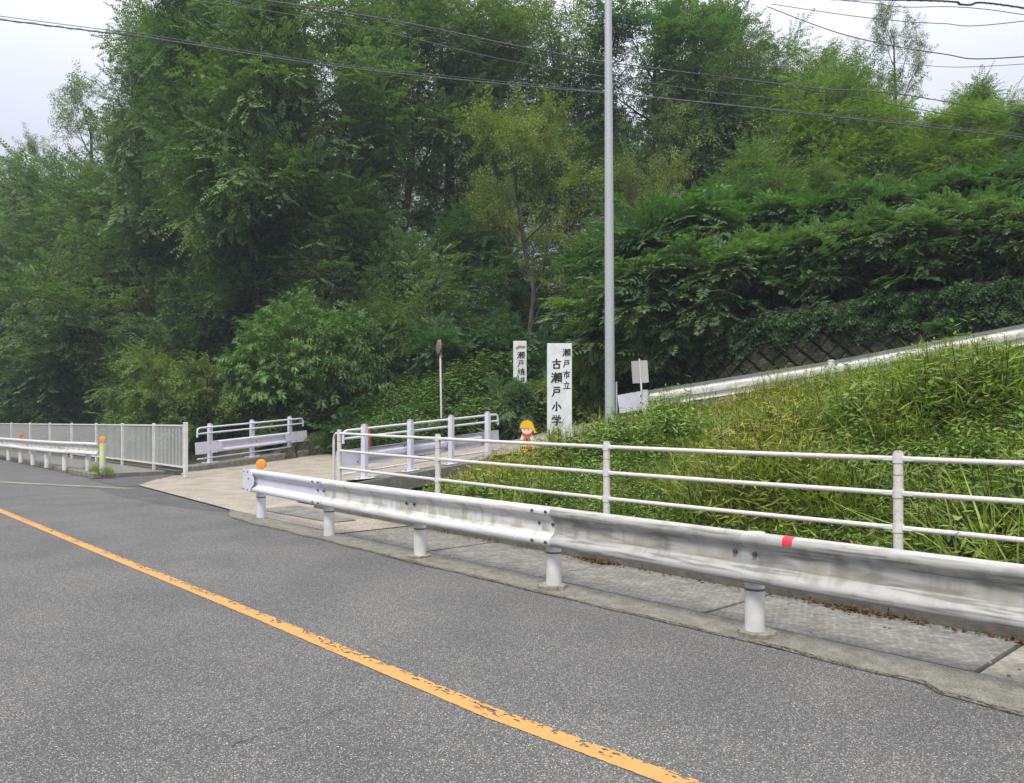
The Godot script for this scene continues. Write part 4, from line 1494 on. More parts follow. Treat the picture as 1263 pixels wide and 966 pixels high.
func spray_pinnate(sd: int, leaves: int, length: float, leaf_len: float, pairs: int, lw: float, ll: float, c: Color, droop := 0.5) -> ArrayMesh:
	var r := RandomNumberGenerator.new()
	r.seed = sd
	var mb := MB.new()
	mb.tinted = true
	var bend := r.randf_range(-0.15, 0.15)
	var path := []
	for i in 4:
		var f := i / 3.0
		path.append(Vector3(bend * f * f, f, -0.12 * f * f) * length)
	mb.col = Color(0.05, 0.045, 0.03)
	mb.tube(path, [0.006, 0.005, 0.004, 0.002], 3, false)
	for i in leaves:
		var f := 0.1 + 0.9 * (i + r.randf() * 0.6) / leaves
		var p := Vector3(bend * f * f, f, -0.12 * f * f) * length
		var sgn := 1.0 if i % 2 == 0 else -1.0
		var dir := Vector3(sgn * r.randf_range(0.6, 1.0), r.randf_range(0.25, 0.8), r.randf_range(-0.35, 0.35)).normalized()
		if i == leaves - 1:
			dir = Vector3(bend, 1, 0).normalized()
		compound_leaf(mb, r, p, dir, (Vector3(0, 0, 1) + rv(r) * 0.25).normalized(), leaf_len * r.randf_range(0.75, 1.15), pairs, lw, ll, droop, c)
	return mb.mesh()

func spray_simple(sd: int, leaves: int, length: float, lw: float, ll: float, c: Color, droop: float, folded := false, whorl := 0.0) -> ArrayMesh:
	var r := RandomNumberGenerator.new()
	r.seed = sd
	var mb := MB.new()
	mb.tinted = true
	mb.col = Color(0.06, 0.06, 0.035)
	mb.tube([Vector3.ZERO, Vector3(0, 0.5, -0.02) * length, Vector3(0, 1, -0.1) * length], [0.005, 0.004, 0.002], 3, false)
	for i in leaves:
		var f := lerpf(0.12, 1.0, pow((i + r.randf()) / leaves, 1.0 - whorl * 0.6))
		var p := Vector3(r.randf_range(-0.16, 0.16) * (1.0 - whorl), f, r.randf_range(-0.1, 0.1) - 0.1 * f * f) * length
		var an := i * 2.4 + r.randf() * 0.6
		var dir := Vector3(cos(an), r.randf_range(0.1, 0.9), sin(an) * 0.55 - droop * r.randf_range(0.5, 1.3)).normalized()
		var k := r.randf_range(0.7, 1.2)
		shade_leaf(mb, r, c)
		var up := (Vector3(0, 0, 1) + rv(r) * 0.3 + dir * droop * 0.3).normalized()
		var sidev := dir.cross(up).normalized() * lw * k
		if folded:
			mb.leaf(p, p + dir * ll * k, sidev, up)
		else:
			mb.diamond(p, p + dir * ll * k, sidev)
	return mb.mesh()

func grass_clump(sd: int, blades: int, h: float, w: float, c: Color, spread: float, arch: float) -> ArrayMesh:
	var r := RandomNumberGenerator.new()
	r.seed = sd
	var mb := MB.new()
	mb.tinted = true
	for i in blades:
		shade_leaf(mb, r, c, 0.3)
		if r.randf() < 0.07:
			mb.col = Color(0.2, 0.17, 0.07)
		var an := r.randf() * TAU
		var out := Vector3(cos(an), 0, sin(an))
		var p := Vector3(r.randf_range(-1, 1), 0, r.randf_range(-1, 1)) * spread
		var hh := h * r.randf_range(0.55, 1.15)
		var lean := r.randf_range(0.15, 1.0) * arch
		var sidev := out.cross(Vector3.UP) * w * r.randf_range(0.7, 1.2)
		var prev := p
		var pw := 0.8
		for k in 3:
			var f := (k + 1) / 3.0
			var q := p + Vector3.UP * hh * (f - 0.45 * lean * f * f) + out * hh * lean * f * f
			var nw := 1.0 - f * f * 0.97
			var nn := (q - prev).cross(sidev).normalized()
			nn = nn if nn.y > 0 else -nn
			mb.tri(prev - sidev * pw, prev + sidev * pw, q + sidev * nw, nn, nn, nn)
			mb.tri(prev - sidev * pw, q + sidev * nw, q - sidev * nw, nn, nn, nn)
			prev = q
			pw = nw
	return mb.mesh()

func weed_stem(sd: int, h: float, leaves: int, lw: float, ll: float, c: Color, stems := 3) -> ArrayMesh:
	var r := RandomNumberGenerator.new()
	r.seed = sd
	var mb := MB.new()
	mb.tinted = true
	for s in stems:
		var an0 := r.randf() * TAU
		var foot := Vector3(cos(an0), 0, sin(an0)) * r.randf_range(0.02, 0.1)
		var top := foot * 2.0 + Vector3(r.randf_range(-0.2, 0.2), r.randf_range(0.75, 1.1), r.randf_range(-0.2, 0.2)) * h
		mb.col = Color(0.07, 0.09, 0.03)
		mb.tube([foot, foot.lerp(top, 0.5) + rv(r) * 0.02, top], [0.004, 0.003, 0.0015], 3, false)
		for i in leaves:
			var f := lerpf(0.2, 1.0, (i + r.randf()) / leaves)
			var p := foot.lerp(top, f)
			var an := i * 2.4 + r.randf() * 0.7
			var k := (1.15 - 0.5 * f) * r.randf_range(0.75, 1.2)
			var dir := Vector3(cos(an), r.randf_range(-0.25, 0.55), sin(an)).normalized()
			shade_leaf(mb, r, c, 0.25)
			var sd2 := (dir.cross(Vector3.UP).normalized() + Vector3.UP * r.randf_range(-0.3, 0.3)) * lw * k
			mb.leaf(p, p + dir * ll * k, sd2, Vector3.UP)
	return mb.mesh()

func grow(mb: MB, tips: Array, r: RandomNumberGenerator, p: Vector3, dir: Vector3, length: float, rad: float, level: int, o: Dictionary) -> void:
	if level == o.levels - 1:
		clump += 1
	var segs: int = [9, 6, 4, 3][level]
	var path := [p]
	var radii := [rad]
	var d := dir.normalized()
	var pos := p
	for i in segs:
		d = (d + rv(r) * o.wob[level] + Vector3.UP * o.up[level]).normalized()
		pos += d * length / segs
		path.append(pos)
		radii.append(maxf(rad * (1.0 - 0.82 * (i + 1.0) / segs), 0.006))
	mb.tube(path, radii, [10, 6, 4, 3][level], false)
	if level == o.levels:
		for i in range(1, segs + 1):
			tips.append([path[i], (path[i] - path[i - 1]).normalized(), clump])
		return
	var n: int = o.n[level]
	var az := r.randf() * TAU
	for k in n:
		var f := lerpf(o.start[level], 0.98, (k + r.randf() * 0.8) / n)
		var fi := f * segs
		var i0 := mini(int(fi), segs - 1)
		var at: Vector3 = path[i0].lerp(path[i0 + 1], fi - i0)
		var axis: Vector3 = (path[i0 + 1] - path[i0]).normalized()
		az += 2.4 + r.randf_range(-0.5, 0.5)
		var side := axis.cross(Vector3(0.31, 0.2, 0.9)).normalized().rotated(axis, az)
		var open: float = o.ang[level] * r.randf_range(0.8, 1.2) * (1.0 - 0.35 * f)
		var cd := axis * cos(open) + side * sin(open)
		var shape: float = lerpf(1.0, o.top, f) if level == 0 else lerpf(1.0, 0.55, f)
		grow(mb, tips, r, at, cd, length * o.ratio[level] * shape * r.randf_range(0.75, 1.2), rad * (1.0 - 0.75 * f) * o.thin, level + 1, o)
	if level > 0:
		tips.append([path[segs], d, clump])

func plant_proto(sd: int, o: Dictionary, spray: ArrayMesh, bark: Material, leaf: Material) -> Node3D:
	var r := RandomNumberGenerator.new()
	r.seed = sd
	var root := Node3D.new()
	var mb := MB.new()
	var tips := []
	var stems: int = o.get("stems", 1)
	for s in stems:
		var an := TAU * s / stems + r.randf()
		var lean: float = o.get("lean", 0.05)
		var dir := Vector3(cos(an) * lean, 1, sin(an) * lean).normalized()
		grow(mb, tips, r, Vector3(cos(an), 0, sin(an)) * (0.0 if stems == 1 else 0.15) + Vector3.DOWN * 0.3, dir, o.height * r.randf_range(0.85, 1.05) * o.get("stem_part", 0.8), o.rad, 0, o)
	for i in int(o.get("dome", 0)):   # leafy shell of a rounded bush
		var dirv := rv(r).normalized()
		dirv.y = absf(dirv.y) * 1.1 - 0.25
		var rr := r.randf_range(0.82, 1.05) * (1.0 + 0.16 * noise.get_noise_3dv(dirv * 160.0))
		tips.append([Vector3(dirv.x * 2.9, 2.0 + dirv.y * 2.9, dirv.z * 2.9) * rr, (dirv + Vector3.UP * 0.2).normalized(), int(noise.get_noise_3dv(dirv * 220.0) * 12.0) + 40])
	var tr := put("trunk", mb.mesh(), bark, root)
	tr.name = "trunk"
	var src := spray.surface_get_arrays(0)
	var v0: PackedVector3Array = src[Mesh.ARRAY_VERTEX]
	var n0: PackedVector3Array = src[Mesh.ARRAY_NORMAL]
	var c0: PackedColorArray = src[Mesh.ARRAY_COLOR]
	var tints := []
	for k in 9:   # sprays differ in tone
		var cc := c0.duplicate()
		var v := 0.68 + 0.085 * k
		var warm := r.randf_range(-0.08, 0.08) + 0.015 * k
		for i in cc.size():
			cc[i] = Color(cc[i].r * v * (1.0 + warm), cc[i].g * v, cc[i].b * v * (1.0 - warm * 0.5))
		tints.append(cc)
	var vv := PackedVector3Array()
	var nn := PackedVector3Array()
	var cv := PackedColorArray()
	var each: int = o.each
	for t in tips:
		for k in each:
			var y: Vector3 = (t[1] + rv(r) * 0.7 + Vector3.DOWN * o.sag).normalized()
			var z: Vector3 = Vector3.UP + rv(r) * 0.4
			z = (z - y * z.dot(y)).normalized()
			var x := y.cross(z)
			var sc: float = o.size * r.randf_range(0.75, 1.25)
			var b := Basis(x, y, z)
			var at: Vector3 = t[0] - y * 0.12 * sc + rv(r) * o.get("jitter", 0.15)
			vv.append_array(Transform3D(b * sc, at) * v0)
			nn.append_array(Transform3D(b, Vector3.ZERO) * n0)
			cv.append_array(tints[clampi(hash(t[2]) % 6 + r.randi() % 4, 0, 8)])
	var arr := []
	arr.resize(Mesh.ARRAY_MAX)
	arr[Mesh.ARRAY_VERTEX] = vv
	arr[Mesh.ARRAY_NORMAL] = nn
	arr[Mesh.ARRAY_COLOR] = cv
	var am := ArrayMesh.new()
	am.add_surface_from_arrays(Mesh.PRIMITIVE_TRIANGLES, arr)
	put("crown", am, leaf, root)
	var peak := 0.0
	for p in vv:
		peak = maxf(peak, p.y)
	root.set_meta("tall", peak)
	return root

var protos := {}
var clump := 0

func make_protos() -> void:
	var g1 := Color(0.142, 0.222, 0.092)
	var g2 := Color(0.125, 0.2, 0.092)
	var g3 := Color(0.15, 0.24, 0.068)
	var fine := spray_pinnate(101, 9, 1.0, 0.38, 5, 0.021, 0.095, g1)
	var fine2 := spray_pinnate(102, 8, 0.9, 0.42, 6, 0.018, 0.08, g3, 0.7)
	var small := spray_simple(103, 70, 0.9, 0.02, 0.07, Color(0.14, 0.21, 0.075), 0.3)
	var sumac := spray_pinnate(104, 6, 0.6, 0.52, 6, 0.034, 0.15, g2, 0.6)
	var broad := spray_simple(105, 17, 0.5, 0.032, 0.21, Color(0.14, 0.25, 0.09), 0.75, true, 0.5)
	var dense := spray_simple(106, 46, 0.7, 0.03, 0.1, g2, 0.35)
	M.sprays = {"fine": fine, "fine2": fine2, "small": small, "sumac": sumac, "broad": broad, "dense": dense}
	var tall := {"height": 15.0, "rad": 0.24, "levels": 3, "n": [13, 5, 4], "start": [0.34, 0.42, 0.4], "ang": [1.15, 0.95, 0.9], "ratio": [0.36, 0.46, 0.36], "wob": [0.07, 0.16, 0.22, 0.25], "up": [0.06, 0.04, -0.02, -0.03], "top": 0.45, "thin": 0.42, "each": 1, "size": 1.25, "sag": 0.0, "jitter": 0.25}
	protos.locust = [plant_proto(201, tall, fine, M.bark, M.leaf_mid), plant_proto(202, tall.merged({"n": [11, 6, 4], "start": [0.42, 0.42, 0.4], "wob": [0.1, 0.2, 0.25, 0.25]}, true), fine, M.bark, M.leaf_mid), plant_proto(203, tall.merged({"n": [17, 5, 3], "ang": [1.0, 0.8, 0.8]}, true), fine2, M.bark, M.leaf_mid)]
	protos.airy = [plant_proto(211, tall.merged({"n": [12, 5, 3], "start": [0.3, 0.3, 0.3], "each": 1, "size": 0.95, "wob": [0.1, 0.2, 0.3, 0.3]}, true), small, M.bark, M.leaf_mid), plant_proto(212, tall.merged({"n": [10, 5, 3], "start": [0.25, 0.3, 0.3], "ang": [0.8, 0.8, 0.8], "size": 0.85, "ratio": [0.26, 0.5, 0.5]}, true), small, M.bark, M.leaf_mid)]
	var low := {"height": 8.0, "rad": 0.15, "levels": 3, "n": [12, 5, 4], "start": [0.15, 0.25, 0.3], "ang": [1.1, 0.95, 0.9], "ratio": [0.5, 0.46, 0.38], "wob": [0.14, 0.2, 0.25, 0.25], "up": [0.05, 0.04, 0.03, 0.0], "top": 0.35, "thin": 0.42, "each": 1, "size": 1.05, "sag": 0.0, "stem_part": 0.75}
	protos.mimosa = [plant_proto(221, low, fine2, M.bark, M.leaf_fresh), plant_proto(222, low.merged({"n": [10, 6, 4]}, true), fine2, M.bark, M.leaf_fresh)]
	protos.under = [plant_proto(231, low.merged({"n": [14, 5, 4], "start": [0.06, 0.2, 0.2]}, true), dense, M.bark, M.leaf_deep), plant_proto(232, low.merged({"n": [14, 6, 3], "start": [0.05, 0.2, 0.2]}, true), fine, M.bark, M.leaf_deep)]
	protos.cherry = [plant_proto(241, low.merged({"height": 9.0, "rad": 0.09, "n": [8, 5, 4], "start": [0.3, 0.3, 0.25], "wob": [0.25, 0.35, 0.35, 0.3], "size": 0.68, "ang": [0.95, 0.8, 0.8]}, true), small, M.bark, M.leaf_pale)]
	var shrub := {"height": 3.4, "rad": 0.07, "levels": 2, "n": [7, 5], "start": [0.2, 0.2], "ang": [0.9, 0.8], "ratio": [0.55, 0.5], "wob": [0.12, 0.2, 0.25], "up": [0.02, 0.0, -0.02], "top": 0.5, "thin": 0.5, "each": 2, "size": 1.05, "sag": 0.35, "stems": 5, "lean": 0.75, "jitter": 0.2, "stem_part": 0.85}
	protos.sumac = [plant_proto(251, shrub, sumac, M.bark, M.leaf_mid), plant_proto(252, shrub.merged({"lean": 0.95, "stems": 6}, true), sumac, M.bark, M.leaf_mid)]
	protos.broad = [plant_proto(261, shrub.merged({"height": 4.4, "stems": 4, "lean": 0.6, "n": [7, 5], "each": 3, "size": 0.95, "dome": 560, "start": [0.12, 0.2], "jitter": 0.3}, true), broad, M.bark, M.leaf_fresh)]
	protos.sapling = [plant_proto(271, shrub.merged({"height": 4.0, "lean": 0.6, "each": 1, "size": 1.0}, true), fine2, M.bark, M.leaf_fresh), plant_proto(272, shrub.merged({"height": 4.0, "lean": 0.8, "each": 2, "size": 0.9, "start": [0.1, 0.2]}, true), dense, M.bark, M.leaf_mid)]

func plant(called: String, kind: String, which: int, label: String, category: String, group: String, px: float, d: float, top: float, leaf := "", wide := 1.0, foot := -99.0) -> Node3D:
	# px, top: where its middle and its top show in the photograph
	var pr: Node3D = protos[kind][which % protos[kind].size()]
	var x := (px - 631.5) * d / 950.0
	var y := ground(x, d) if foot < -90.0 else foot
	var o: Node3D = pr.duplicate()
	o.name = numbered(called)
	o.position = V(x, y - 0.05, d)
	var h := 1.5 + (520.0 - top) * d / 950.0 - y
	var k: float = h / pr.get_meta("tall")
	var w := k * wide
	o.rotation.y = rng.randf() * TAU
	o.scale = Vector3(w, k, w)
	o.remove_meta("tall")
	if leaf:
		o.get_node("crown").material_override = M["leaf_" + leaf]
	add_child(o)
	tag(o, label, category, group)
	return o

var ORD := ["first", "second", "third", "fourth", "fifth", "sixth", "seventh", "eighth", "ninth", "tenth", "eleventh", "twelfth", "thirteenth", "fourteenth", "fifteenth", "sixteenth", "seventeenth", "eighteenth"]

func build_trees() -> void:
	make_protos()
	# [kind, which, px, d, top, tint, width]
	var tall := [["airy", 0, -30, 66, 160, "mid", 0.8], ["airy", 1, 48, 60, 165, "mid", 0.8], ["airy", 0, 118, 53, 92, "mid", 0.8], ["locust", 1, 238, 42, -30, "mid", 0.72], ["locust", 0, 285, 38, -70, "deep", 0.85], ["locust", 2, 325, 37, -60, "mid", 0.85], ["locust", 1, 398, 33.5, -90, "mid", 0.95], ["locust", 0, 485, 38, -70, "mid", 0.9], ["airy", 0, 560, 41, -60, "mid", 1.1], ["locust", 2, 628, 42, -50, "mid", 1.0], ["airy", 0, 700, 40, -40, "mid", 1.1], ["locust", 1, 790, 39, -40, "deep", 1.0], ["airy", 0, 862, 38, -25, "mid", 1.1], ["locust", 0, 915, 40, -5, "mid", 0.85], ["locust", 2, 985, 37, 12, "mid", 0.9], ["airy", 0, 1045, 38, 30, "mid", 0.9], ["airy", 0, 1108, 36, -8, "deep", 0.6]]
	for i in tall.size():
		var a: Array = tall[i]
		plant("tall_tree", a[0], a[1], "%s tall woodland tree counted from the photo's left edge" % ORD[i], "tree", "tall trees of the wood", a[2], a[3], a[4], a[5], a[6])
	var lights := [["mimosa", 1, 915, 29, 165, "mid", 0.9], ["mimosa", 0, 1000, 31, 85, "fresh", 0.95], ["mimosa", 1, 1010, 26, 190, "mid", 0.9], ["mimosa", 0, 1050, 33, 60, "mid", 0.95], ["mimosa", 1, 1085, 30, 85, "fresh", 1.0], ["mimosa", 0, 1150, 28, 118, "fresh", 1.05], ["mimosa", 1, 1185, 32, 92, "mid", 1.0], ["mimosa", 1, 1232, 28, 98, "fresh", 1.0], ["mimosa", 0, 1300, 27, 100, "mid", 1.0]]
	for i in lights.size():
		var a: Array = lights[i]
		plant("feathery_tree", a[0], a[1], "%s feathery light green tree above the retaining wall, counting rightward" % ORD[i], "tree", "feathery trees above the wall", a[2], a[3], a[4], a[5], a[6])
	var unders := [["under", 0, -40, 72, 195, "mid"], ["under", 1, 14, 64, 200, "mid"], ["under", 0, 30, 61, 330, "deep"], ["under", 1, 84, 54, 175, "mid"], ["under", 0, 118, 46, 340, "deep"], ["under", 1, 165, 44, 185, "mid"], ["under", 0, 235, 37, 300, "deep"], ["under", 1, 350, 39, 250, "deep"], ["under", 1, 460, 33, 215, "mid"], ["under", 0, 520, 35, 330, "deep"], ["under", 1, 575, 37, 245, "deep"], ["under", 0, 640, 35, 320, "deep"], ["under", 1, 735, 34, 255, "deep"], ["under", 0, 800, 28, 300, "deep"], ["under", 1, 870, 28, 215, "deep"], ["under", 0, 935, 29, 250, "deep"]]
	for i in unders.size():
		var a: Array = unders[i]
		plant("understorey_tree", a[0], a[1], "%s dark bushy understorey tree in the wood, counting rightward" % ORD[i], "tree", "dark understorey trees", a[2], a[3], a[4], a[5], 1.25)
	plant("cherry_tree", "cherry", 0, "crooked pale tree with yellowish thin leaves left of the pole", "tree", "", 655, 29.5, 128, "pale", 0.85)
	plant("cherry_tree", "cherry", 0, "smaller pale yellowish tree right behind the steel pole", "tree", "", 775, 31.5, 165, "pale", 0.75)
	# bushes at the edge of the wood
	plant("large_bush", "broad", 0, "big round bush with drooping bright leaves behind white bridge barrier", "bush", "", 384, 28.6, 345, "mid", 0.95)
	plant("bush", "sapling", 0, "yellow-green feathery sapling rising left of the big round bush", "bush", "", 195, 36.5, 398, "fresh", 0.8)
	plant("bush", "sapling", 1, "low leafy bush right behind the middle of the picket fence", "bush", "", 122, 45, 460, "mid", 1.0)
	plant("bush", "sapling", 1, "leafy bush between picket fence end and big round bush", "bush", "", 255, 31.5, 425, "fresh", 1.0)
	plant("bush", "sapling", 0, "feathery bush right of the big round bush", "bush", "", 505, 31.5, 335, "mid", 0.9)
	plant("bush", "sumac", 0, "dark leafy bush left of the round sign", "bush", "", 470, 30, 410, "deep", 0.9)
	plant("bush", "sumac", 1, "dark leafy bush between round sign and half-hidden signboard", "bush", "", 590, 30.5, 380, "deep", 1.0)
	plant("bush", "sumac", 1, "low leafy bush in front of the half-hidden white signboard", "bush", "", 648, 23.0, 455, "mid", 0.75)
	plant("bush", "sumac", 0, "bright spreading bush beside the half-hidden white signboard", "bush", "", 716, 23.3, 416, "fresh", 0.75)
	var walls := [[812, 22.7, 318], [855, 21.8, 285], [905, 21.1, 285], [960, 20.3, 292], [1010, 19.6, 268], [1060, 19.0, 262], [1110, 18.5, 242], [1165, 18.0, 248], [1215, 17.5, 235], [1262, 17.1, 240], [1305, 16.7, 240], [880, 25, 250], [960, 23.5, 240], [1040, 22.8, 225], [1130, 21.8, 215], [1215, 21, 200]]
	for i in walls.size():
		plant("wall_shrub", "sumac", i, ("%s large-leaved shrub hanging over the mossy wall, counting rightward" % ORD[i] if i < 11 else "%s dark shrub behind those hanging over the wall, counting rightward" % ORD[i - 11]), "shrub", "shrubs above the mossy wall", walls[i][0], walls[i][1], walls[i][2], "mid" if i < 11 else "deep", 1.25)
	# tall clumps of pampas grass on the slope by the wall's end
	var pampas := grass_clump(301, 110, 2.3, 0.014, Color(0.075, 0.11, 0.05), 0.25, 1.25)
	for i in 3:
		var px: float = [712, 745, 790][i]
		var d: float = [23.6, 23.2, 22.8][i]
		var o := put("pampas_grass", pampas, M.leaf_deep, null, Transform3D(Basis(Vector3.UP, i * 2.0).scaled(Vector3.ONE * [1.0, 1.1, 0.95][i]), V((px - 631.5) * d / 950.0, [2.9, 3.2, 3.3][i], d)))
		tag(o, ["drooping long-bladed grass clump left of the steel pole", "drooping long-bladed grass clump directly behind the steel pole", "drooping long-bladed grass clump right of the steel pole"][i], "grass clump")

func scatter(called: String, label: String, category: String, mesh: Mesh, mat: Material, spots: Array) -> void:
	# spots: [transform, colour]
	var mm := MultiMesh.new()
	mm.transform_format = MultiMesh.TRANSFORM_3D
	mm.use_colors = true
	mm.mesh = mesh
	mm.instance_count = spots.size()
	for i in spots.size():
		mm.set_instance_transform(i, spots[i][0])
		mm.set_instance_color(i, spots[i][1])
	var o := MultiMeshInstance3D.new()
	o.multimesh = mm
	o.material_override = mat
	o.name = numbered(called)
	add_child(o)
	tag(o, label, category, "", "stuff")

func upright(r: RandomNumberGenerator, p: Vector3, sc: float, lean := 0.25) -> Transform3D:
	var y := (Vector3.UP + rv(r) * lean).normalized()
	var x := y.cross(Vector3(0, 0, 1)).normalized().rotated(y, r.randf() * TAU)
	return Transform3D(Basis(x, y, x.cross(y)).scaled(Vector3.ONE * sc), p)

func leafy(r: RandomNumberGenerator, p: Vector3, sc: float) -> Transform3D:   # a spray that leans out of a slope
	var an := r.randf() * TAU
	var y := Vector3(cos(an) * 0.8, r.randf_range(0.15, 0.9), sin(an) * 0.8 + 0.3).normalized()
	var z := Vector3.UP + rv(r) * 0.4
	z = (z - y * z.dot(y)).normalized()
	return Transform3D(Basis(y.cross(z) * sc, y * sc, z * sc), p)

func build_undergrowth() -> void:
	var r := RandomNumberGenerator.new()
	r.seed = 77
	# bank between railing and school road
	var grass := grass_clump(311, 22, 0.6, 0.006, Color(0.26, 0.31, 0.075), 0.12, 0.95)
	var bamboo := weed_stem(312, 0.5, 11, 0.01, 0.15, Color(0.25, 0.31, 0.08), 4)
	var mug := weed_stem(313, 0.5, 14, 0.018, 0.1, Color(0.17, 0.27, 0.07), 4)
	var vine := weed_stem(314, 0.45, 9, 0.034, 0.11, Color(0.19, 0.3, 0.085), 4)
	var sets := [[], [], [], []]
	for i in 26000:
		var s := r.randf_range(-9.5, 8.2)
		var te := near_edge(s)
		var t := r.randf_range(1.95, te - 0.1)
		var p := P(s, t)
		if -p.z < 1.5:
			continue
		p.y = ground(p.x, -p.z) - 0.02
		if s > 6.4 and t < te - 1.0 - (8.2 - s) * 0.6:
			continue
		var px := 631.5 + 950.0 * p.x / -p.z
		if px > 1400:
			continue
		var patch := noise.get_noise_2d(p.x * 14.0, p.z * 14.0)
		var patch2 := noise.get_noise_2d(p.x * 14.0 + 500, p.z * 14.0)
		var kind := 0
		var lush: float = clampf((px - 980.0) / 200.0, 0, 1) * 0.35 + clampf((640.0 - px) / 150.0, 0, 1) * 0.2 + (0.22 if t < 3.6 else 0.0)
		if patch2 + lush > 0.28 + r.randf_range(-0.15, 0.15):
			kind = [3, 3, 2, 1, 0][r.randi() % 5]
		elif patch > 0.1 + r.randf_range(-0.2, 0.2):
			kind = 1
		elif patch < -0.22 + r.randf_range(-0.15, 0.15):
			kind = 2
		if kind == 0 and r.randf() < 0.3:
			kind = 1
		var v := r.randf_range(0.75, 1.25)
		var dry: float = clampf(patch * 1.6 + r.randf_range(-0.3, 0.4), 0, 1) * (0.75 if px < 980 else 0.25)
		var c := Color(v * (1.0 + dry * 0.9), v * (1.0 + dry * 0.22), v * (1.0 + dry * 0.1))
		var sc := r.randf_range(0.6, 1.3) * (1.0 + 1.5 * maxf(0.0, noise.get_noise_2d(p.x * 32.0 + 90, p.z * 32.0))) * (1.0 + 0.12 * clampf((px - 950.0) / 200.0, 0, 1))
		if t > te - 0.8:
			sc *= 0.5 if px < 930.0 else 0.75
		if kind == 3:
			sc = minf(sc, 1.15)
		if s > 5.0 and t > te - 2.6:
			sc *= 0.5 if s < 5.7 else 0.34
		sets[kind].append([upright(r, p, sc, 0.35), c])
	var tufts := []
	var stalks := []
	for i in 1500:
		var s := r.randf_range(-9.0, 7.6)
		var te := near_edge(s)
		var t := r.randf_range(2.1, te - 0.3)
		var p := P(s, t)
		if -p.z < 2.0 or (s > 6.2 and t < te - 1.6):
			continue
		p.y = ground(p.x, -p.z)
		var v := r.randf_range(0.7, 1.2)
		if r.randf() < 0.45 and noise.get_noise_2d(p.x * 20.0, p.z * 20.0 + 300) > -0.05:
			tufts.append([upright(r, p, r.randf_range(0.6, 1.15), 0.2), Color(v, v, v * 0.9)])
		elif r.randf() < 0.5:
			stalks.append([upright(r, p, r.randf_range(0.7, 1.3), 0.25), Color(v, v, v)])
	for i in 420:   # ragged crest along the climbing guardrail
		var s := r.randf_range(-5.5, 1.6)
		var te := near_edge(s)
		if noise.get_noise_2d(s * 55.0, 77.0) < -0.02:
			continue
		var p := P(s, te - r.randf_range(0.15, 1.2))
		p.y = ground(p.x, -p.z)
		var v := r.randf_range(0.8, 1.25)
		sets[[1, 2, 2, 3, 0][r.randi() % 5]].append([upright(r, p, r.randf_range(0.9, 1.6), 0.3), Color(v, v, v * 0.9)])
	scatter("bank_tufts", "taller arching grass tufts rising out of the bank", "grass", grass_clump(315, 46, 0.85, 0.0065, Color(0.2, 0.28, 0.07), 0.1, 1.0), M.leaf_mid, tufts)
	scatter("dry_stalks", "thin straw-coloured dry stalks in the bank grass", "stalks", grass_clump(316, 7, 0.7, 0.003, Color(0.36, 0.28, 0.14), 0.15, 0.5), M.leaf_mid, stalks)
	scatter("bank_grass", "yellow-green long grass covering the sloping bank behind the railing", "grass", grass, M.leaf_mid, sets[0])
	scatter("bank_weeds", "narrow-leaved bamboo-like weeds mixed in the bank grass", "weeds", bamboo, M.leaf_mid, sets[1])
	scatter("bank_weeds", "small-leaved green weeds in patches on the bank", "weeds", mug, M.leaf_mid, sets[2])
	scatter("bank_weeds", "broad-leaved creeping weeds low on the bank and at right", "weeds", vine, M.leaf_mid, sets[3])
	# creepers hanging over the face of the wall
	var ivy := []
	for i in 800:
		var s := r.randf_range(-6.0, 9.0)
		var tf := far_edge(s)
		var h := wall_height(s)
		var f := 1.0 - pow(r.randf(), 1.4) * (0.34 + 0.3 * noise.get_noise_2d(s * 40.0, 8.0))
		var p := P(s, tf + 0.1 + h * f * 0.22, road_y(s, tf) + h * f)
		var y := (Vector3.DOWN * r.randf_range(0.1, 1.0) - NDIR * r.randf_range(0.5, 1.0) + rv(r) * 0.5).normalized()
		var z := Vector3.UP - NDIR * 0.5 + rv(r) * 0.4
		z = (z - y * z.dot(y)).normalized()
		var sc := r.randf_range(0.5, 0.95)
		var v := r.randf_range(0.55, 1.05)
		ivy.append([Transform3D(Basis(y.cross(z) * sc, y * sc, z * sc), p), Color(v, v, v)])
	scatter("wall_creepers", "leafy creepers hanging over the face of the mossy wall", "creepers", M.sprays.dense, M.leaf_deep, ivy)
	# weeds along the far side of the school road
	var spots := []
	var spots2 := []
	var flowers := []
	for i in 12000:
		var s := r.randf_range(7.0, 19.6)
		var tf := far_edge(s) if s < 14.8 else 8.3
		var t := tf + 0.15 + pow(r.randf(), 1.5) * 5.0
		var p := P(s, t)
		if s > 9.8 or t > tf + 0.8:
			p.y = ground(p.x, -p.z)
			var v := r.randf_range(0.55, 1.1)
			var sc := r.randf_range(0.9, 2.0) * (1.0 + clampf((t - tf) * 0.22, 0, 0.9))
			if r.randf() < 0.5:
				spots.append([upright(r, p, sc * 1.1, 0.3), Color(v, v, v)])
			else:
				spots2.append([upright(r, p, sc * 0.9, 0.3), Color(v * 0.85, v, v)])
			if r.randf() < 0.05 and t < tf + 2.5:
				flowers.append([upright(r, p + Vector3.UP * sc * 0.52, r.randf_range(0.6, 1.2), 0.5), Color(1, 1, 1)])
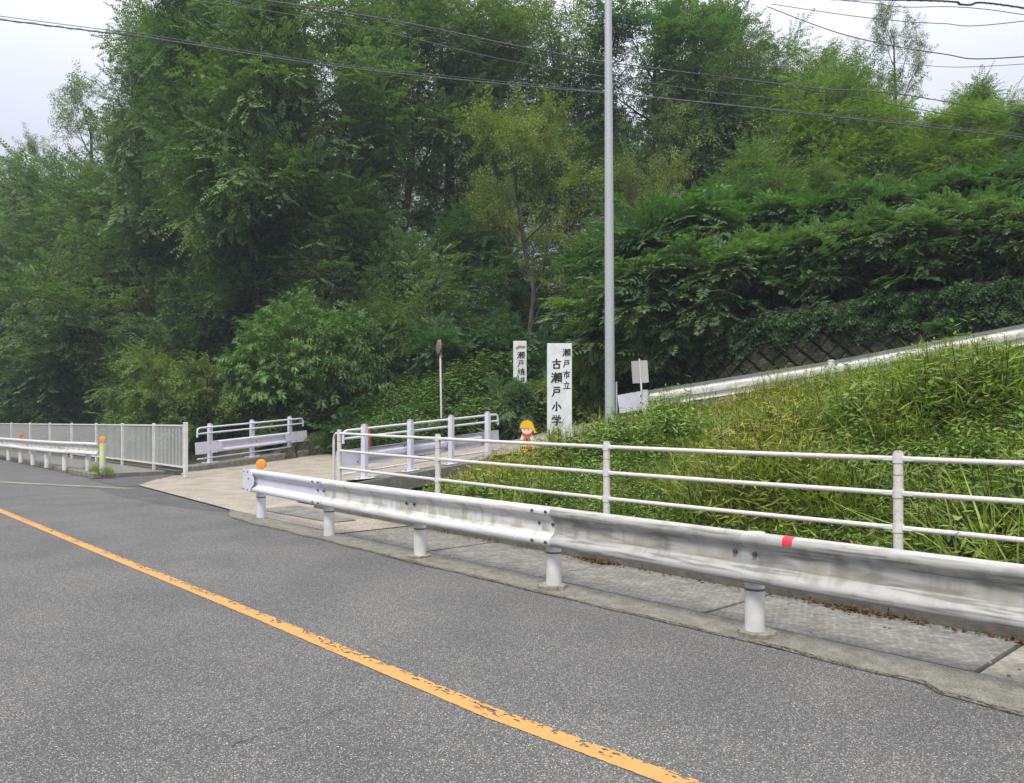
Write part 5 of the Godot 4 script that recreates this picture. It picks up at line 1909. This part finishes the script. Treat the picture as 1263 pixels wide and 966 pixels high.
	for i in 2600:
		var s := r.randf_range(13.6, 21.0)
		var t := r.randf_range(7.95, 9.6) if s < 17.2 else r.randf_range(6.2, 9.4)
		if s < 19.8 and t < 7.95:
			continue
		var p := P(s, t)
		p.y = maxf(ground(p.x, -p.z), road_y(s, t) - 0.02 if s < 16.2 else -5.0)
		var v := r.randf_range(0.6, 1.1)
		(spots if r.randf() < 0.6 else spots2).append([upright(r, p, r.randf_range(0.9, 2.1), 0.3), Color(v, v, v)])
		if r.randf() < 0.03:
			flowers.append([upright(r, p + Vector3.UP * 0.8, r.randf_range(0.6, 1.2), 0.5), Color(1, 1, 1)])
	for i in 170:
		var p := V(r.randf_range(-1.3, 1.7), 0, r.randf_range(22.4, 23.9))
		p.y = ground(p.x, -p.z)
		var v := r.randf_range(0.6, 1.1)
		(spots if r.randf() < 0.6 else spots2).append([upright(r, p, r.randf_range(1.8, 3.0), 0.3), Color(v, v, v)])
	scatter("roadside_weeds", "tall dark green weeds along the far gutter of school road", "weeds", mug, M.leaf_mid, spots)
	scatter("roadside_weeds", "broad-leaved weeds on the slope behind the round sign", "weeds", vine, M.leaf_deep, spots2)
	for i in 500:
		var s := r.randf_range(-6.0, 7.0)
		var te := near_edge(s)
		var p := P(s, te - r.randf_range(0.1, 1.0))
		p.y = ground(p.x, -p.z) + r.randf_range(0.25, 0.4)
		if r.randf() < 0.35:
			flowers.append([upright(r, p, r.randf_range(0.5, 0.9), 0.5), Color(1, 1, 1)])
	var fm := MB.new()
	fm.tinted = true
	var fr := RandomNumberGenerator.new()
	fr.seed = 8
	for i in 14:
		fm.col = Color(0.62, 0.62, 0.5)
		var p := Vector3(fr.randf_range(-0.11, 0.11), fr.randf_range(-0.06, 0.1), fr.randf_range(-0.11, 0.11))
		for k in 3:
			var a := k * TAU / 3 + fr.randf()
			fm.diamond(p, p + Vector3(cos(a), 0.4, sin(a)) * 0.024, Vector3(-sin(a), 0, cos(a)) * 0.008)
	scatter("white_flowers", "sprinkle of tiny white flowers among the roadside weeds", "flowers", fm.mesh(), M.leaf_mid, flowers)
	# floor of the wood
	spots = []
	spots2 = []
	for i in 20000:
		var d := 15.0 + 37.0 * pow(r.randf(), 0.8)
		var x := r.randf_range(-0.75, 0.78) * d
		var q := st(V(x, 0, d))
		if q.x > 17.0 and q.y < (8.4 if q.x < 23.0 else 6.4):
			continue
		if q.x <= 17.0 and (q.y < 8.8 or (q.x < 14.8 and q.y < far_edge(q.x) + 0.7)):
			continue
		var v := r.randf_range(0.55, 1.05)
		var p := V(x, ground(x, d) + r.randf_range(0.0, 0.5), d)
		if r.randf() < 0.55:
			spots.append([leafy(r, p, r.randf_range(1.0, 2.2)), Color(v, v, v)])
		else:
			spots2.append([leafy(r, p, r.randf_range(1.0, 2.4)), Color(v, v, v)])
	scatter("undergrowth", "dark leafy undergrowth covering the floor of the wood", "undergrowth", M.sprays.sumac, M.leaf_deep, spots)
	scatter("undergrowth", "small-leaved dark undergrowth between the tree trunks", "undergrowth", M.sprays.dense, M.leaf_deep, spots2)
	# the wood beyond, too far to tell its trees apart
	spots = []
	for i in 9000:
		var d := r.randf_range(47.0, 62.0)
		var px := r.randf_range(-150, 1420)
		var x := (px - 631.5) * d / 950.0
		var line := table(px, [-150, 0, 100, 180, 300, 900, 1000, 1100, 1200, 1400], [250, 280, 250, 190, 150, 150, 170, 190, 200, 200]) + noise.get_noise_2d(px * 0.9, 3.0) * 90.0
		var lo := ground(x, d)
		var hi := 1.5 + (520.0 - line) * d / 950.0
		var v := r.randf_range(0.6, 1.1)
		var y := lerpf(lo, hi, pow(r.randf(), 0.8))
		spots.append([leafy(r, V(x, y, d), r.randf_range(1.5, 2.6)), Color(v, v, v)])
	scatter("distant_wood", "mass of distant woodland foliage filling gaps between the trees", "wood", M.sprays.fine, M.leaf_mid, spots)
	# bank plants that stand above the rest
	var shoots := [[1190, 13.0, 1.45, 0], [1062, 13.9, 0.95, 1], [1245, 12.2, 0.9, 1], [905, 15.0, 0.7, 1], [1120, 10.2, 1.0, 1], [1160, 9.6, 1.05, 1], [1235, 9.4, 1.1, 1]]
	var shoot_mesh := [weed_stem(331, 1.0, 16, 0.03, 0.17, Color(0.15, 0.25, 0.06), 2), weed_stem(332, 0.85, 22, 0.035, 0.12, Color(0.13, 0.23, 0.06), 6)]
	var shoot_label := ["tall thin shoot sticking up above the climbing guardrail", "leafy weed poking above the middle of the climbing guardrail", "leafy weed near the top right end of the bank", "small weed in front of the lower climbing guardrail", "leafy weed on the right of the bank, lowest left of three", "leafy weed on the right of the bank, middle of three", "leafy weed on the right of the bank, nearest the photo edge"]
	for i in shoots.size():
		var a: Array = shoots[i]
		var x: float = (a[0] - 631.5) * a[1] / 950.0
		var o := put("tall_weed", shoot_mesh[a[3]], M.leaf_fresh, null, Transform3D(Basis(Vector3.UP, i * 1.7).scaled(Vector3.ONE * a[2]), V(x, ground(x, a[1]), a[1])))
		tag(o, shoot_label[i], "weed", "weeds standing above the bank")
	# dead leaves against the low wall
	var lm := MB.new()
	lm.tinted = true
	lm.col = Color(1, 1, 1)
	lm.leaf(Vector3(0, 0, 0), Vector3(0.05, 0.008, 0), Vector3(0, 0, 0.016), Vector3.UP)
	spots = []
	for i in 1300:
		var s: float = [r.randfn(-2.2, 0.25), r.randfn(-4.2, 0.9), r.randfn(0.55, 0.12), r.randf_range(-8, 4)][r.randi() % 4 if i % 5 else 1]
		var t := 1.21 + 0.02 * s - absf(r.randfn(0.0, 0.05))
		var k := r.randf()
		spots.append([upright(r, P(s, t, 0.032 + r.randf() * 0.015), r.randf_range(0.35, 0.95), 0.7), Color(0.06, 0.03, 0.016).lerp(Color(0.19, 0.11, 0.065), k)])
	scatter("dead_leaves", "brown dead leaves gathered along the low wall's foot", "leaves", lm.mesh(), M.leaf_mid, spots)
	# tufts at the kerb of the left footway and on the walkway
	spots = []
	for i in 60:
		var p := P(r.randfn(18.0, 0.5), 0.62 + r.randf_range(-0.12, 0.2), 0.12)
		spots.append([upright(r, p, r.randf_range(0.25, 0.6), 0.4), Color(0.8, 0.9, 0.8)])
	for i in 14:
		spots.append([upright(r, P(r.randfn(-4.0, 0.3), 1.14, 0.03), r.randf_range(0.15, 0.3), 0.4), Color(0.9, 1, 0.8)])
	scatter("kerb_weeds", "small grass tufts growing on the kerb by the far guardrail end", "weeds", grass, M.leaf_mid, spots)
	# pebbles on the walkway
	var pb := MB.new()
	pb.box(Transform3D(Basis(Vector3(0.3, 1, 0.2).normalized(), 0.6), Vector3.ZERO), Vector3(0.02, 0.012, 0.016), 0.005)
	spots = []
	for i in 120:
		spots.append([upright(r, P(r.randf_range(-7, 5), r.randf_range(0.0, 1.25), 0.033), r.randf_range(0.3, 1.1), 0.4), Color(0.4, 0.38, 0.34) * r.randf_range(0.6, 1.2)])
	scatter("grit", "scattered pale grit and pebbles on the walkway slabs", "grit", pb.mesh(), M.leaf_mid, spots)

func _ready() -> void:
	rng.seed = 12
	noise.seed = 5
	noise.frequency = 0.01
	make_sky()
	make_materials()
	build_ground()
	build_road()
	build_wall()
	build_guardrail()
	build_railing()
	build_barriers()
	build_left_guardrail()
	build_fence()
	build_ramp_rail()
	build_signs()
	build_cables()
	build_trees()
	build_undergrowth()
